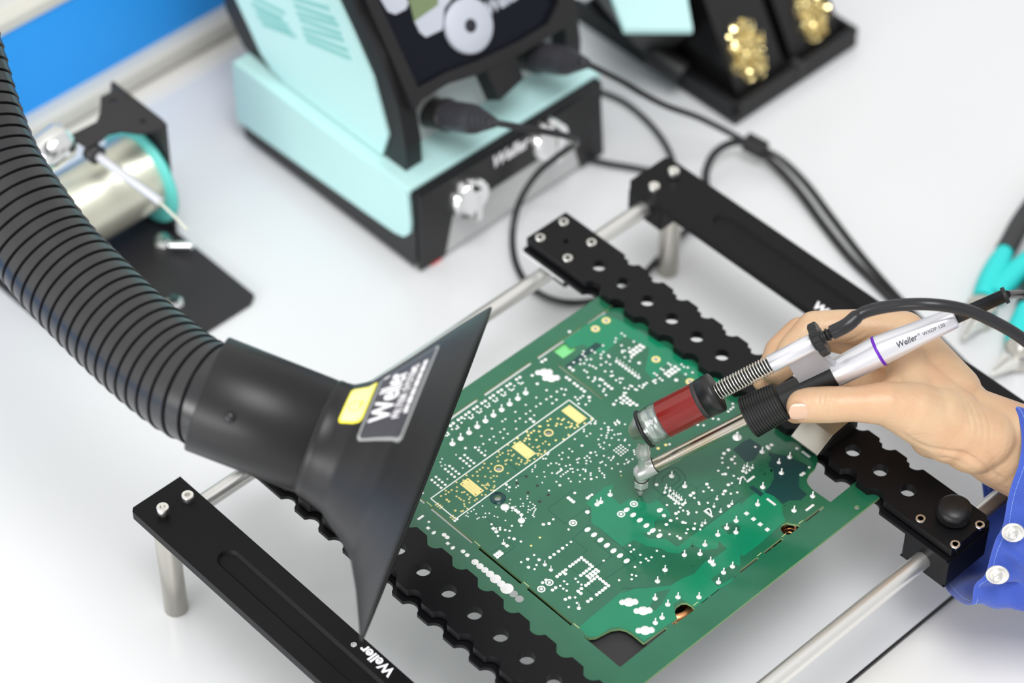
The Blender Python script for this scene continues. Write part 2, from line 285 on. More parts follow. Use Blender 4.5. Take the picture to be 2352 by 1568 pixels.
PADS = {('w',1.0):'-88.9,9.3 -88.8,11.8 -88.9,1.8 -88.8,4.2 -88.9,-5.1 -88.8,-2.6 -88.7,-11.5 -88.8,-8.9 -88.9,-17.7 -88.8,-15.2 -88.8,-24.0 -88.8,-21.5 -88.7,-30.3 -88.8,-27.7 -88.7,-36.0 -88.7,-33.5 -88.4,-42.2 -88.7,-39.8 -85.0,17.9 -78.3,15.5 -61.4,-6.0 -58.8,-6.1 -0.8,-54.2 0.9,-51.5 -4.3,-72.8 11.0,-77.2 15.4,-73.0 15.3,-80.7 18.3,-67.6 18.3,-64.6 18.4,-61.3 18.3,-58.2 28.0,-82.5 28.0,-79.9 35.2,-82.1 35.2,-79.8 45.1,-79.1 44.4,-81.5 42.8,-16.9 -95.4,57.7 34.8,-1.3',
('w',0.65):'-86.1,8.2 -84.7,8.7 -84.6,10.0 -86.0,4.8 -86.1,0.9 -84.6,1.3 -84.6,2.7 -86.0,-2.5 -86.1,-5.2 -84.7,-4.9 -84.6,-3.6 -86.0,-9.0 -86.0,-11.6 -84.6,-11.3 -84.6,-9.8 -86.0,-15.1 -86.0,-17.8 -84.5,-17.5 -84.5,-16.0 -86.0,-21.2 -86.0,-24.2 -84.6,-23.8 -84.5,-22.4 -86.0,-27.7 -85.9,-30.4 -84.5,-30.1 -84.5,-28.7 -86.9,-32.8 -85.8,-36.2 -85.8,-39.6 -84.3,-40.0 -84.4,-41.4 -85.8,-43.4 -85.6,-47.0 -84.3,-47.3 -84.2,-48.7 -85.3,-49.5 -71.0,7.7 -71.0,-0.5 -66.1,2.9 -71.1,-8.5 -66.0,-5.1 -65.9,-1.9 -62.0,-2.6 -65.8,-10.1 -65.9,-13.3 -61.6,-9.4 -70.9,-16.4 -70.9,-18.8 -70.9,-26.8 -65.9,-22.1 -61.4,-17.0 -65.8,-25.2 -62.0,-23.0 -70.8,-34.9 -65.8,-30.2 -65.7,-33.4 -61.4,-27.1 -61.6,-32.4 -65.8,-38.2',
('P',1.7):'-77.7,5.8 -77.6,-0.4 -77.7,-6.7 -77.6,-13.0 -77.7,-19.2 -77.6,-25.5 -77.6,-31.8 -77.4,-38.2 -77.4,-44.6 -77.6,-50.6',
('y',0.75):'-53.6,-10.8 -53.6,-12.9 -53.5,-15.2 -55.7,-14.1 -52.5,-18.1 -50.9,-16.9 -51.8,-19.8 -55.8,-21.3 -47.7,-14.5 -54.4,-24.9 -54.0,-6.2 -51.3,-9.0',
('w',0.85):'-70.3,-47.5 -66.9,-43.2 -64.3,-43.2 -61.7,-43.3 -59.1,-43.3 -66.8,-51.4 -64.1,-51.5 -61.6,-51.5 -59.0,-51.6 -66.7,-54.7 -64.1,-54.7 -61.6,-54.7 -59.0,-54.8 -66.6,-62.9 -64.0,-63.0 -61.4,-63.0 -58.9,-63.0 -66.5,-66.1 -64.0,-66.2 -61.4,-66.2 -58.9,-66.2 -65.8,-73.7 -63.2,-73.8 -60.7,-73.8 -58.1,-73.9 -65.7,-76.9 -63.2,-76.9 -60.6,-77.0 -58.1,-77.0 -35.2,-49.3 -32.7,-49.4 -62.3,-87.1 -35.5,-85.8 -35.5,-87.5 -27.0,21.5 -25.4,20.1 -27.3,1.1 -34.2,18.1 -20.2,0.9 -6.3,-12.4 -14.8,-28.2 -5.2,-26.1 2.1,-20.1 2.0,-21.8',
('w',0.5):'-65.5,-41.5 -61.2,-40.7 -70.2,-54.7 -73.3,-62.4 -72.1,-64.7 -69.7,-66.1 -68.8,-64.2 -60.5,-58.6 -60.4,-70.2 -69.4,-76.9 -34.5,-27.9 -33.6,-29.0 -33.4,-31.3 -32.3,-32.4 -27.7,-27.8 -24.9,-29.9 -27.9,-33.0 -22.8,-33.9 -33.7,-43.1 -30.2,-45.2 -30.1,-46.8 -32.7,-51.7 -30.8,-51.7 -21.2,-46.6 -20.0,-48.0 -22.4,-50.8 -25.9,-55.1 -24.1,-57.4 -19.1,-52.1 -18.5,-54.5 -17.7,-53.2 -20.4,-56.5 -17.1,-48.6 -14.9,-48.4 -15.6,-51.3 -13.4,-48.4 -12.8,-49.7 -13.0,-51.0 -11.5,-49.7 -13.9,-52.9 -12.9,-52.4 -11.0,-50.7 -10.6,-51.9 -12.8,-54.4 -9.8,-53.0 -9.4,-54.0 -8.2,-54.1 -10.5,-58.2 -19.5,-59.9 -21.3,-62.8 -27.4,-64.5 -32.9,-69.4 -34.3,-74.6 -34.3,-76.4 -34.8,-78.6 -31.2,-75.7 -28.0,-71.8 -26.6,-70.2 -34.0,-80.6 -32.9,-80.2 -26.9,-74.6 -26.1,-73.6 -23.2,-69.6 -21.5,-68.8 -28.1,-76.5 -28.2,-77.7 -16.9,-67.3 -36.5,-64.0 -36.4,-69.8 -36.2,-68.6',
('w',1.1):'-20.8,-58.3 -18.4,-58.2 -16.4,-58.2 -13.9,-58.2 59.1,28.7 30.8,58.3 30.9,54.6 36.9,54.6 71.0,74.2 71.0,76.0 56.2,87.1 44.0,75.9 45.2,75.6 44.7,78.6 2.2,-23.5 -5.0,-31.1 -3.1,-31.1 -1.2,-31.1',
('y',0.6):'-43.4,-11.6 -48.1,-19.6 -43.3,-13.7 -43.3,-16.7 -43.3,-18.0 -45.2,-19.6 -40.9,-18.5 -38.6,-16.5 -37.9,-17.4 -55.9,-28.6 -55.6,-35.9 -53.5,-34.9 -53.5,-36.9 -53.4,-39.1 -52.7,-31.5 -51.7,-30.2 -50.8,-33.1 -48.4,-31.1 -48.3,-32.5 -50.8,-40.9 -48.2,-36.6 -48.2,-37.8 -46.5,-35.1 -44.7,-31.0 -42.6,-30.7 -41.7,-31.9 -46.4,-39.3 -42.6,-34.7 -41.1,-34.1 -39.4,-31.3 -39.2,-30.0 -40.0,-28.7 -39.2,-27.9 -38.3,-25.1 -52.0,-44.9 -54.8,-47.6 -50.8,-48.4 -53.2,-50.3 -53.2,-52.5 -53.1,-54.7 -48.1,-49.1 -40.8,-43.0 -55.2,-60.7 -52.6,-58.4 -50.6,-56.5 -47.5,-53.8 -44.6,-50.1 -43.2,-48.9 -44.6,-52.2 -55.2,-68.1 -53.7,-64.4 -47.6,-59.0 -41.5,-52.7 -42.8,-56.2 -41.5,-56.7 -42.6,-57.4 -43.1,-58.8 -44.1,-59.3 -41.7,-59.2 -40.4,-59.2 -39.0,-54.7 -38.4,-55.8 -38.0,-58.1 -37.0,-57.1 -52.4,-70.4 -50.4,-72.4 -52.9,-73.9 -54.8,-76.5 -52.9,-76.1 -52.9,-78.3 -53.7,-81.0 -47.7,-70.8 -47.1,-69.7 -44.5,-69.8 -42.2,-70.0 -41.5,-71.4 -39.6,-72.9 -38.6,-69.7 -38.7,-68.2 -39.0,-64.1 -37.6,-62.7 -47.7,-75.0 -45.9,-74.7 -44.4,-74.8 -42.6,-74.3 -40.8,-75.7 -39.4,-76.6 -37.3,-76.6 -37.7,-79.4 -38.0,-80.5 -40.1,-21.2 -39.4,-20.4 -38.8,-21.8 -38.1,-19.8 -36.9,-21.2 -48.2,-11.0 -52.8,-15.8',
('o',0.75):'-49.6,-80.5 -47.9,-80.5 -40.7,-82.4',
('o',0.55):'-50.9,-85.8 -49.2,-85.8 -47.6,-85.8 -50.9,-87.4 -49.3,-87.5 -47.6,-87.4 -38.9,-85.8 -37.2,-85.9 -38.8,-87.6 -37.1,-87.6',
('h',0.9):'-32.0,-37.3 -31.9,-44.4 -23.0,-37.5 -22.9,-44.6 -13.9,-44.5 -14.1,-37.7',
('w',0.6):'-30.6,22.1 -35.1,19.5 -35.7,16.2 -27.3,28.9 -26.5,28.1 -27.1,26.6 -25.3,25.9 -26.3,26.2 -25.6,28.8 -24.9,28.0 -22.2,29.9 -24.0,21.5 -28.9,17.7 -35.2,10.4 -34.1,9.3 -30.6,10.8 -30.5,8.0 -33.5,1.6 -24.2,18.3 -25.4,14.4 -23.3,16.4 -22.1,15.1 -19.9,17.1 -24.3,11.0 -20.7,20.0 -19.6,21.8 -18.9,23.0 -16.3,19.0 -13.6,21.0 -14.0,21.9 -20.4,11.7 -17.1,12.6 -21.3,8.7 -19.5,7.9 -17.5,8.3 -9.5,20.6 -30.4,-5.8 -27.9,-5.9 -30.9,-10.5 -30.8,-13.2 -26.1,-10.6 -27.8,-14.1 -35.6,-17.5 -36.1,-16.3 -35.0,-21.4 -34.1,-20.3 -21.6,-6.8 -21.8,-8.2 -19.9,-9.4 -19.7,-4.3 -19.8,-2.3 -17.9,-2.2 -17.6,-4.9 -15.6,-3.6 -16.2,-6.5 -18.8,3.1 -16.6,2.0 -13.6,4.6 -10.7,5.6 -8.6,5.3 -9.0,7.1 -9.5,8.3 -8.0,0.6 -11.1,0.9 -11.3,-0.4 -3.9,1.3 -4.0,6.1 -1.5,8.8 -0.9,10.7 -1.1,11.9 -3.0,11.8 -0.9,14.5 1.0,3.2 -2.6,17.9 -4.0,18.9 -5.1,19.7 -29.6,-20.7 -29.6,-22.8 -27.7,-18.4 -25.9,-17.9 -22.6,-16.0 -21.6,-13.8 -23.1,-19.4 -22.1,-19.7 -22.1,-20.9 -22.2,-22.2 -22.1,-23.4 -24.1,-25.1 -18.7,-14.7 -19.4,-15.7 -16.7,-16.2 -19.2,-17.9 -19.2,-19.4 -19.2,-21.3 -19.1,-23.3 -16.1,-13.2 -14.4,-10.7 -13.2,-10.0 -12.3,-10.8 -9.5,-9.6 -8.5,-10.7 -12.5,-14.9 -8.9,-15.0 -5.1,-9.3 -8.8,-3.7 -7.3,-4.9 -5.1,-5.1 -3.4,-5.1 -2.1,-6.3 -15.0,-21.3 -12.6,-21.9 -9.1,-18.4 -17.9,-27.8 -16.1,-35.2 -12.8,17.1 -12.7,15.3 -12.7,13.5 -12.6,11.7 -11.0,17.1 -11.0,15.3 -10.9,13.5 -10.8,11.7 -9.2,17.1 -9.2,15.3 -9.1,13.5 -9.1,11.7 -7.5,17.2 -7.4,15.3 -7.4,13.5 -7.3,11.7',
('y',0.7):'-53.7,-0.1 -53.6,2.0 -50.9,5.5 -48.5,6.4 -48.6,7.7 -51.1,-2.0 -48.6,2.4 -47.9,0.9 -46.8,3.8 -45.0,7.9 -43.0,8.4 -41.8,5.9 -43.0,4.1 -39.5,7.4 -41.7,7.1 -40.1,-6.8 -53.5,-5.8 -40.4,-11.7 -37.8,-3.0 -38.1,1.2 -38.3,13.9 -39.1,9.4 -40.4,10.0 -38.1,19.1 4.6,-62.0 5.5,-69.4',
('y',0.4):'3.3,1.3',
('w',0.75):'-73.6,78.7 -71.1,78.7 -73.0,73.4 -71.4,71.1 -64.2,79.2 -66.9,71.9 -63.6,69.2 -62.7,68.3 -59.0,66.6 -62.4,73.6 -62.6,70.3 -57.2,70.0 -56.2,69.2 -54.9,66.5 -74.2,64.0 -75.8,56.5 -73.4,56.7 -70.4,60.6 -69.8,58.1 -67.9,56.1 -66.5,60.7 -65.2,60.3 -63.6,56.1 -64.1,52.4 -60.7,56.5 -78.4,52.5 -77.2,50.5 -75.0,50.3 -72.7,49.2 -71.2,51.3 -75.0,46.6 -72.7,44.2 -71.4,46.1 -76.1,42.3 -68.3,47.4 -66.3,48.2 -64.2,48.4 -67.5,42.4 -65.5,42.5 -58.8,50.5 -56.1,53.1 -53.9,50.3 -53.5,51.4 -62.0,40.1 -59.4,42.9 -58.3,41.8 -58.0,40.0 -54.6,44.6 -49.1,52.7 -48.0,53.8 -49.6,50.2 -46.7,50.6 -53.0,40.2 -49.3,40.4 -48.5,38.8 -45.4,37.9 -41.1,53.1 -40.0,53.5 -37.4,56.6 -35.3,57.1 -42.0,49.4 -40.1,50.6 -37.2,53.1 -36.2,53.5 -39.6,46.5 -38.8,47.3 -71.1,15.9 -66.3,19.4 -66.0,22.8 -64.0,24.1 -61.7,20.8 -65.8,14.3 -66.1,11.0 -62.0,14.9 -61.6,11.3 -56.1,24.0 -53.8,27.9 -53.8,25.8 -53.8,23.6 -48.6,27.9 -51.2,21.9 -48.0,24.4 -66.0,6.2 -38.4,39.1 -35.6,40.0 -34.2,40.2 35.0,49.0 40.1,53.7 39.7,48.7 37.5,43.0 40.9,42.8 45.9,46.6 49.0,47.0 42.3,30.3 44.9,30.3 42.3,26.2 42.1,19.2 48.9,41.9 53.7,36.0 55.5,39.2 49.6,22.0 47.1,17.9 46.0,18.6 50.1,12.6 41.7,8.5 44.2,8.2 43.2,5.7 46.2,9.6 47.5,9.2 47.9,8.2 45.8,1.7 51.3,2.8 55.1,6.2 55.2,0.4 56.5,-2.1 59.9,5.3 50.9,-9.3 54.7,-7.2 45.4,-11.3 37.7,8.5 35.4,4.6 -8.4,-63.5 -11.8,-67.3 -15.2,-73.0 -14.2,-73.9 -12.1,-72.0 -10.0,-70.7 -11.7,-77.7 -6.7,-74.2 -0.4,-71.4 0.3,-47.8 11.1,-46.7 18.3,-51.9 18.3,-55.0 11.3,-72.7 10.0,-81.1 17.1,-76.5 18.4,-79.2 35.2,-73.5 37.7,-73.6 36.0,-77.1 38.5,-77.3 40.7,-76.9 38.1,-67.8 40.6,-68.4 43.1,-68.3 47.0,-76.8 50.3,-78.7 39.6,-48.2 -20.1,-74.6 41.7,-30.5 45.2,-33.1 45.2,-30.9 50.2,-31.0 54.3,-22.5 55.5,-27.8 54.2,-30.6 56.0,-30.7 54.0,-34.6 54.1,-39.0 56.7,-44.0 58.8,-42.9 58.8,-46.3 54.7,-51.6 59.4,-22.6 49.3,-83.8',
('w',1.05):'-74.7,37.8 -72.1,37.8 -56.3,44.1 -51.9,43.8 -49.4,43.8 -46.8,43.8 -70.5,31.1 -68.0,31.1 -64.1,31.1 -61.6,31.0 -58.4,31.1 -55.9,31.0 -50.2,69.4 -89.0,29.5 -88.9,32.0 -50.7,29.8 -38.1,44.9 -35.5,44.9 -33.0,44.8 -30.5,44.8 -38.1,42.3 -35.5,42.3 -33.0,42.4 -30.7,42.6 -28.1,45.1 -37.3,36.1 -36.2,59.2 41.8,44.1 39.9,31.4 48.4,39.6 50.2,35.1 39.3,21.3 39.4,19.0 41.1,11.2 43.0,3.8 44.5,-1.9 44.9,-5.6 50.0,2.1 57.2,3.2 56.7,-7.1 21.3,10.9 47.0,52.8 -3.1,-84.6 -3.1,-86.2 -1.4,-84.6 -3.1,-87.9 -1.3,-86.2 -1.2,-88.0 29.9,-55.4 30.0,-57.6 30.0,-59.7 30.0,-61.9 30.0,-64.0 32.1,-55.5 34.2,-55.4 36.4,-55.4 38.2,-55.5 38.3,-57.7 38.3,-59.9 38.4,-62.0 38.4,-64.2 41.1,-55.5 42.8,-55.4 41.1,-57.6 42.8,-57.6 41.1,-59.7 42.8,-59.7 41.1,-61.9 42.9,-61.9 45.0,-58.4 47.2,-58.4 45.0,-60.6 49.3,-58.4 51.4,-58.4 45.0,-62.7 45.1,-64.9 45.1,-67.0 53.4,-58.4 53.4,-60.7 53.5,-62.8 53.5,-65.0 53.5,-67.2 30.2,-67.4 30.2,-69.5 32.0,-69.5 30.2,-71.7 30.3,-73.9 45.0,-70.2 45.1,-72.7 47.1,-72.7 53.5,-71.4 53.5,-73.8',
('w',1.2):'-59.7,79.8 -57.4,80.1 -59.8,77.1 -57.0,77.1 -59.7,74.5 -57.2,74.5 -59.8,71.9 -57.1,71.9 -33.9,82.4 -31.2,82.3 -33.9,79.7 -31.3,79.7 -33.9,77.2 -31.5,77.3 -33.9,74.6 -31.4,74.6 -26.3,75.3',
('P',1.1):'-59.8,60.9 -57.2,60.9 -54.8,61.0 -52.2,60.9 -49.7,60.9 -47.2,61.0 -44.7,60.8 -42.2,61.0',
('w',0.8):'-38.5,81.4 -36.7,81.4 -38.4,75.3 -36.7,75.6 -38.5,69.9 -36.5,70.0 -33.6,69.4 -31.6,69.4 -34.4,66.6 -34.6,65.1 -32.7,86.3 -30.5,86.0 -28.6,87.2 -24.0,86.4 -25.8,82.5 -32.8,65.0 -36.2,61.3 39.5,70.9 36.5,57.2 32.5,51.4 70.2,81.6 -44.6,-98.3 8.4,85.5 10.4,83.7 10.5,81.6 10.7,79.3 8.6,69.1 11.0,71.0 6.0,59.4 8.5,61.6 5.4,37.4',
('w',1.25):'39.6,-2.0',
('P',1.5):'22.6,21.4 32.7,21.3 62.4,52.2 69.0,41.0 69.0,23.9 69.0,16.5 74.5,17.9 69.0,9.5 44.6,70.9 57.7,79.2 62.5,67.2 85.6,67.3 85.6,52.2 9.0,-12.9 9.0,-23.0 9.2,-20.3 66.5,-28.7 69.2,-37.2 76.5,-46.5 84.2,-37.0 83.9,-44.5 91.8,-28.9 88.0,-53.0 88.0,-58.0 66.4,-13.8 71.7,-7.2 69.1,-0.7 89.2,-7.3 89.6,-0.8 91.9,-14.1 79.1,-6.9 81.5,-7.2',
('P',0.95):'26.4,13.2 28.3,10.2 29.4,13.2 31.5,10.1 32.2,13.1 33.3,10.1 34.3,13.1 35.2,10.1 36.2,13.1 37.1,10.2 38.1,13.1 39.1,10.1 41.1,13.0 45.8,54.8 46.0,57.1 48.9,58.4 49.0,55.9 49.0,53.3 51.1,27.6 51.0,32.7 53.7,22.5 58.8,22.5 58.5,8.0 58.5,10.5 59.1,31.1',
('s',1.5):'69.4,31.8 74.7,31.7 79.7,31.6 84.9,31.7',
('P',1.2):'56.3,71.9 -5.8,-79.1 53.5,-80.4 20.0,-73.1 24.8,-73.2 -14.5,-76.3',
('P',2.6):'27.6,68.6',
('R',2.3):'9.5,-41.8 30.4,-79.8 30.7,-86.0 22.6,-8.1 22.9,-18.3',
('L',2.5):'-23.9,-61.0',
('P',2.0):'-10.9,-61.0',
('w',1.3):'9.3,-30.6 -16.7,-98.8 -13.3,-98.9 -32.2,-98.4 -29.7,-98.4',
('s',1.3):'-3.3,-79.0 -17.1,-76.0 -41.5,-101.7 -26.3,-101.2',
('e',1.9):'18.2,-39.3 23.2,-39.3 28.2,-39.3 33.2,-39.4 38.3,-39.5 43.1,-39.3 48.1,-39.3 27.8,-13.9 32.9,-13.9 38.0,-14.0 42.8,-14.0 47.8,-13.9 22.8,-13.9 35.4,-0.9',
('w',2.3):'4.6,-98.9 13.5,-99.1',
('w',3.0):'9.0,-99.0',
('w',3.6):'18.0,-99.1',
('H',2.3):'23.0,-99.0 27.6,-99.1',
('Q',4):'68.8,-58.3 78.0,-56.9 87.9,-65.4',
('w',2.0):'-6.9,-99.1 -3.0,-99.1 0.7,-99.0',
('e',1.4):'-37.1,-101.5 -22.3,-101.1',
('Q',4.2):'-82.0,24.5 -75.9,24.4',
('y',1.0):'3.2,30.6 4.3,35.5',
('G',2.6):'-87.2,79.5 -86.7,70.2 -45.5,78.4 -19.9,80.1',
}
# ------------------------------------------------------------------ table, mat, wall
TB = thing('work_table', 'cream laminate table top under the grey mat, bare strip at the lower right corner', 'table', (0, 0, -30))
part(MB().box(-540, 900, -1200, 1100, -30, -2.6), 'tabletop', 'table', TB)
mt = MB().prism([(-500, -1150), (145.8, -1150), (145.8, 1050), (-500, 1050)], -2.6, 0).build('desk_mat', ['mat'], None, 0.4, loc=(-177, -50, -2.6))
tag(mt, 'large light grey glossy work mat lying under all the equipment, with a dark cut edge', 'mat')
ed = MB().box(145.8, 147.2, -1150, 1050, -2.59, -0.2); part(ed, 'mat_edge', 'rubber', mt, label='dark cut edge of the mat')
struct(MB().box(-620, 1200, -1400, 1300, -760, -740).build('floor', 'wallw'))
for lx in (-500, 860):
    for ly in (-1150, 1050): part(MB().box(lx-20, lx+20, ly-20, ly+20, -740, -30), 'table_leg', 'panel', TB)
wl = MB().box(-620, -541, -1400, 1300, -760, 1300).build('wall_back', 'wallw'); struct(wl)
tr = MB().box(-541, -532, -1300, 1200, -2, 92).build('trim_1', 'blue'); struct(tr)
tr = MB(); tr.prism([(-541, -1), (-523, -1), (-519, 3), (-519, 14), (-524, 17), (-541, 17)], -1300, 1200, fr=(V3(0, 0, 0), V3(1, 0, 0), V3(0, 0, 1), V3(0, 1, 0)))
struct(tr.build('trim_2', 'beige', None, 1.5))
tr = MB().box(-541, -530, -1300, 1200, 92, 100).build('trim_3', 'beige'); struct(tr)
# ------------------------------------------------------------------ board holder
HOL = thing('board_holder', 'black and steel circuit board holder frame standing on four steel legs', 'circuit board holder', (0, 0, 0))
def stadium(x0, x1, y0, y1, n=14):
    r = (y1-y0)/2; cy = (y0+y1)/2
    return circ(x1-r, cy, r, n, -math.pi/2, math.pi/2)+circ(x0+r, cy, r, n, math.pi/2, 3*math.pi/2)
def socket_screw(parent, x, y, z0, z1, r=3.5, name='screw'):
    m = MB(); h = [(x+1.75*math.cos(k*math.pi/3), y+1.75*math.sin(k*math.pi/3)) for k in range(6)]
    m.prism(circ(x, y, r-.3, 28), z1-.01, z1, [h]); m.lathe([(z0, r), (z1-.35, r), (z1, r-.3)], (x, y, 0), n=28, caps=False)
    m.add([(a, b, z1) for a, b in h]+[(a, b, z1-1.8) for a, b in h], [(i, i+6, (i+1) % 6+6, (i+1) % 6) for i in range(6)]+[tuple(range(6, 12))])
    if z0 > 83: m.lathe([(z0-3, r*.55), (z0, r*.55)], (x, y, 0), n=20)
    return part(m, name, 'screw', parent)
SLOT0 = -107
def end_bar(sgn):
    y0, y1 = (174.9, 209.8) if sgn > 0 else (-209.8, -174.9)
    g0, g1 = (187.0, 199.0) if sgn > 0 else (-199.0, -186.0)
    m = MB(); c = 2.2
    if sgn < 0: out = [(-164.5+c, y0), (164.5-c, y0), (164.5, y0+c), (164.5, y1), (-164.5, y1), (-164.5, y0+c)]
    else: out = [(-164.5+c, y0), (164.5-c, y0), (164.5, y0+c), (164.5, y1-c), (164.5-c, y1), (-164.5+c, y1), (-164.5, y1-c), (-164.5, y0+c)]
    s1 = stadium(SLOT0, 107, g0, g1); s2 = stadium(SLOT0+1.6, 105.4, g0+1.6, g1-1.6)
    m.prism(out, 77.4, 81.8, [s1]); m.prism(out, 75.8, 77.4)
    n = len(s1); m.add([(x, y, 81.8) for x, y in s1]+[(x, y, 80.0) for x, y in s2], [(i, (i+1) % n, n+(i+1) % n, n+i) for i in range(n)], True)
    m.prism(s2, 77.4, 80.0)
    b = part(m, 'end_bar', 'anodm', HOL, 0.35)
    so, si = (198.9, 182.0) if sgn > 0 else (-198.9, -182.0)
    for sx in (-148.7, 148.7):
        socket_screw(b, sx, si, 81.8, 85.4); socket_screw(b, sx, so, 82.8 if sgn > 0 else 84.5, 87.5 if sgn > 0 else 88.8)
    t = MB()
    if sgn < 0: text_on(t, 'Weller', lambda x, y, l: V3(17.2-x, -176.6-y, 81.8+l), 24.6, 6.2, 0.0, 0.035); text_on(t, '®', lambda x, y, l: V3(-9.6-x, -180.0-y, 81.8+l), 3.1, 3.1, 0, 0.01)
    else: text_on(t, 'Weller', lambda x, y, l: V3(-15.2+x, 177.2+y, 81.8+l), 24.6, 6.4, 0.0, 0.035); text_on(t, '®', lambda x, y, l: V3(10.5+x, 181+y, 81.8+l), 3.0, 3.0, 0, 0.01)
    part(t, 'printed_logo', 'white', b)
    for sx in (-1, 1):
        x0, x1 = (-164, -135.5) if sx < 0 else (135.5, 164)
        yy = (175.4, 193) if sgn > 0 else (-193, -175.4)
        part(MB().box(x0, x1, yy[0], yy[1], 59.5, 75.8), 'end_block', 'anod', HOL, 0.8)
        part(MB().lathe([(0, 5.9), (.8, 6.9), (75.8, 6.9)], (sx*148.7, so, 0), n=36), 'leg', 'brushed', HOL)
end_bar(-1); end_bar(1)
for X in (-149.9, 149.3): part(MB().lathe([(-191.5, 5), (191.5, 5)], (X, 0, 69.4), (0, 1, 0), n=40), 'rod', 'steel', HOL)
def rail_outline(yi, yo, x0=-165, x1=165):     # toothed outline; inner edge yi, outer edge yo
    s = 1 if yo > yi else -1; R = 5.6; a = math.asin(2.1/R); hw = R*math.cos(a)
    def edge(y, sg):
        P = []; cy = y+sg*1.4
        for k in range(12):
            cx = -108.7+20*k; P.append((cx-hw-.7, y))
            for j in range(13):
                th = math.pi-a-(math.pi-2*a)*j/12; P.append((cx+R*math.cos(th), cy-sg*R*math.sin(th)))
            P.append((cx+hw+.7, y))
        return P
    return [(x0, yi)]+edge(yi, -s)+[(x1, yi)]+([(x0, yo)]+edge(yo, s)+[(x1-3, yo), (x1, yo-s*3)])[::-1]
def rail(sgn):
    yi, yo = (89.5, 122.3) if sgn > 0 else (-108.4, -141.4); hc = 104.7 if sgn > 0 else -125.7
    holes = [circ(-118.7+20*k, hc, 4.35, 24) for k in range(13)]
    h2 = [circ(-147, hc, 1.6, 14)]
    m = MB(); o1 = rail_outline(yi, yo); g = 1 if sgn > 0 else -1
    m.prism(o1, 84.8, 90.0, holes+h2)
    big = [circ(-118.7+20*k, hc, 8.2, 24) for k in range(13)]
    m.prism([(-165, yi+g*5.5), (165, yi+g*5.5), (165, yo-g*5.0), (-165, yo-g*5.0)], 82.9, 84.9, big)
    m.prism(rail_outline(yi-g*2.8, yo+g*3.2), 80.6, 83.0, big)
    b = part(m, 'clamp_rail', 'anod', HOL, 0.25, 1)
    return b
RB = rail(1); RA = rail(-1)
for (x, y) in ((-159.3, 114.9), (-159.1, 95.2), (-135.3, 114.7), (-135.4, 95.0)): socket_screw(RB, x, y, 90, 91.2, 3.1)
for px, py in ((2114.8, 1189.7), (2250.8, 1203.8), (2194.2, 1248.6)):
    p = at(px, py, z=90.6); socket_screw(RB, p[0], p[1], 90, 90.7, 2.9)
for x in (-159.3, -135.4, 135.4, 159.3):
    for y in (-115.0, -134.6): socket_screw(RA, x, y, 90, 91.2, 3.1)
kp = at(2190, 1186, z=91)
def thumb_knob(x, y, parent):
    m = MB(); n = 120; rr = lambda k: 9.6 if k % 2 else 9.25
    vs = [(x+rr(k)*math.cos(2*math.pi*k/n), y+rr(k)*math.sin(2*math.pi*k/n), z) for z in (92.4, 96.6) for k in range(n)]
    m.add(vs, [(k, (k+1) % n, n+(k+1) % n, n+k) for k in range(n)]+[tuple(range(n))[::-1]])
    m.lathe([(96.6, 9.6), (97.8, 9.55), (99.0, 9.0), (100.0, 7.8), (100.9, 5.8), (101.4, 3.2), (101.6, 0.01)], (x, y, 0), n=60)
    m.lathe([(90, 6.5), (92.4, 6.5)], (x, y, 0), n=40)
    return part(m, 'clamp_knob', 'hood', parent)
thumb_knob(kp[0], kp[1], RB); thumb_knob(kp[0], -123, RA)
part(MB().prism([(134, 88), (134, 120), (162, 127), (165.5, 122), (165.5, 88)], 59.8, 80.6), 'slider_block', 'anod', HOL, 2.5, 3)
part(MB().box(133, 165.5, -139, -107, 59.8, 80.6), 'slider_block', 'anod', HOL, 2.5, 3)
for s, yy in ((1, (87.3, 121)), (-1, (-140, -106.3))):
    part(MB().box(-166.5, -131, yy[0], yy[1], 77.6, 80.4), 'slide_plate', 'whiteplate', HOL, 0.5)
    c = 106 if s > 0 else -124
    part(MB().box(-161, -139, c-9, c+9, 61, 77.6), 'slider_block', 'anod', HOL, 1)
# bent sheet clip that holds the board down on the back rail
cl = MB(); A = V3(51.5, 87.0, 92.5); dX = V3(19.6, 0, 0)
prof = [(0, 0), (11.5, 7.6), (29, 9.4)]
prev = None
P = []
for a, h in prof: P.append(V3(51.2, 86.6+a, 91.2+h))
for i in range(2):
    a, b = P[i], P[i+1]; t = V3(0, 0, 1.1)
    cl.hexa([a-t, a+dX-t, b+dX-t, b-t, a, a+dX, b+dX, b])
part(cl, 'hold_down_clip', 'brushed', HOL, 0.2)
part(MB().prism([(88.5, 90.2), (119, 90.2), (119, 99.0), (98.5, 97.0)], 66.0, 71.5, fr=(V3(0, 0, 0), V3(0, 1, 0), V3(0, 0, 1), V3(1, 0, 0))), 'clip_pad', 'rubber', HOL)
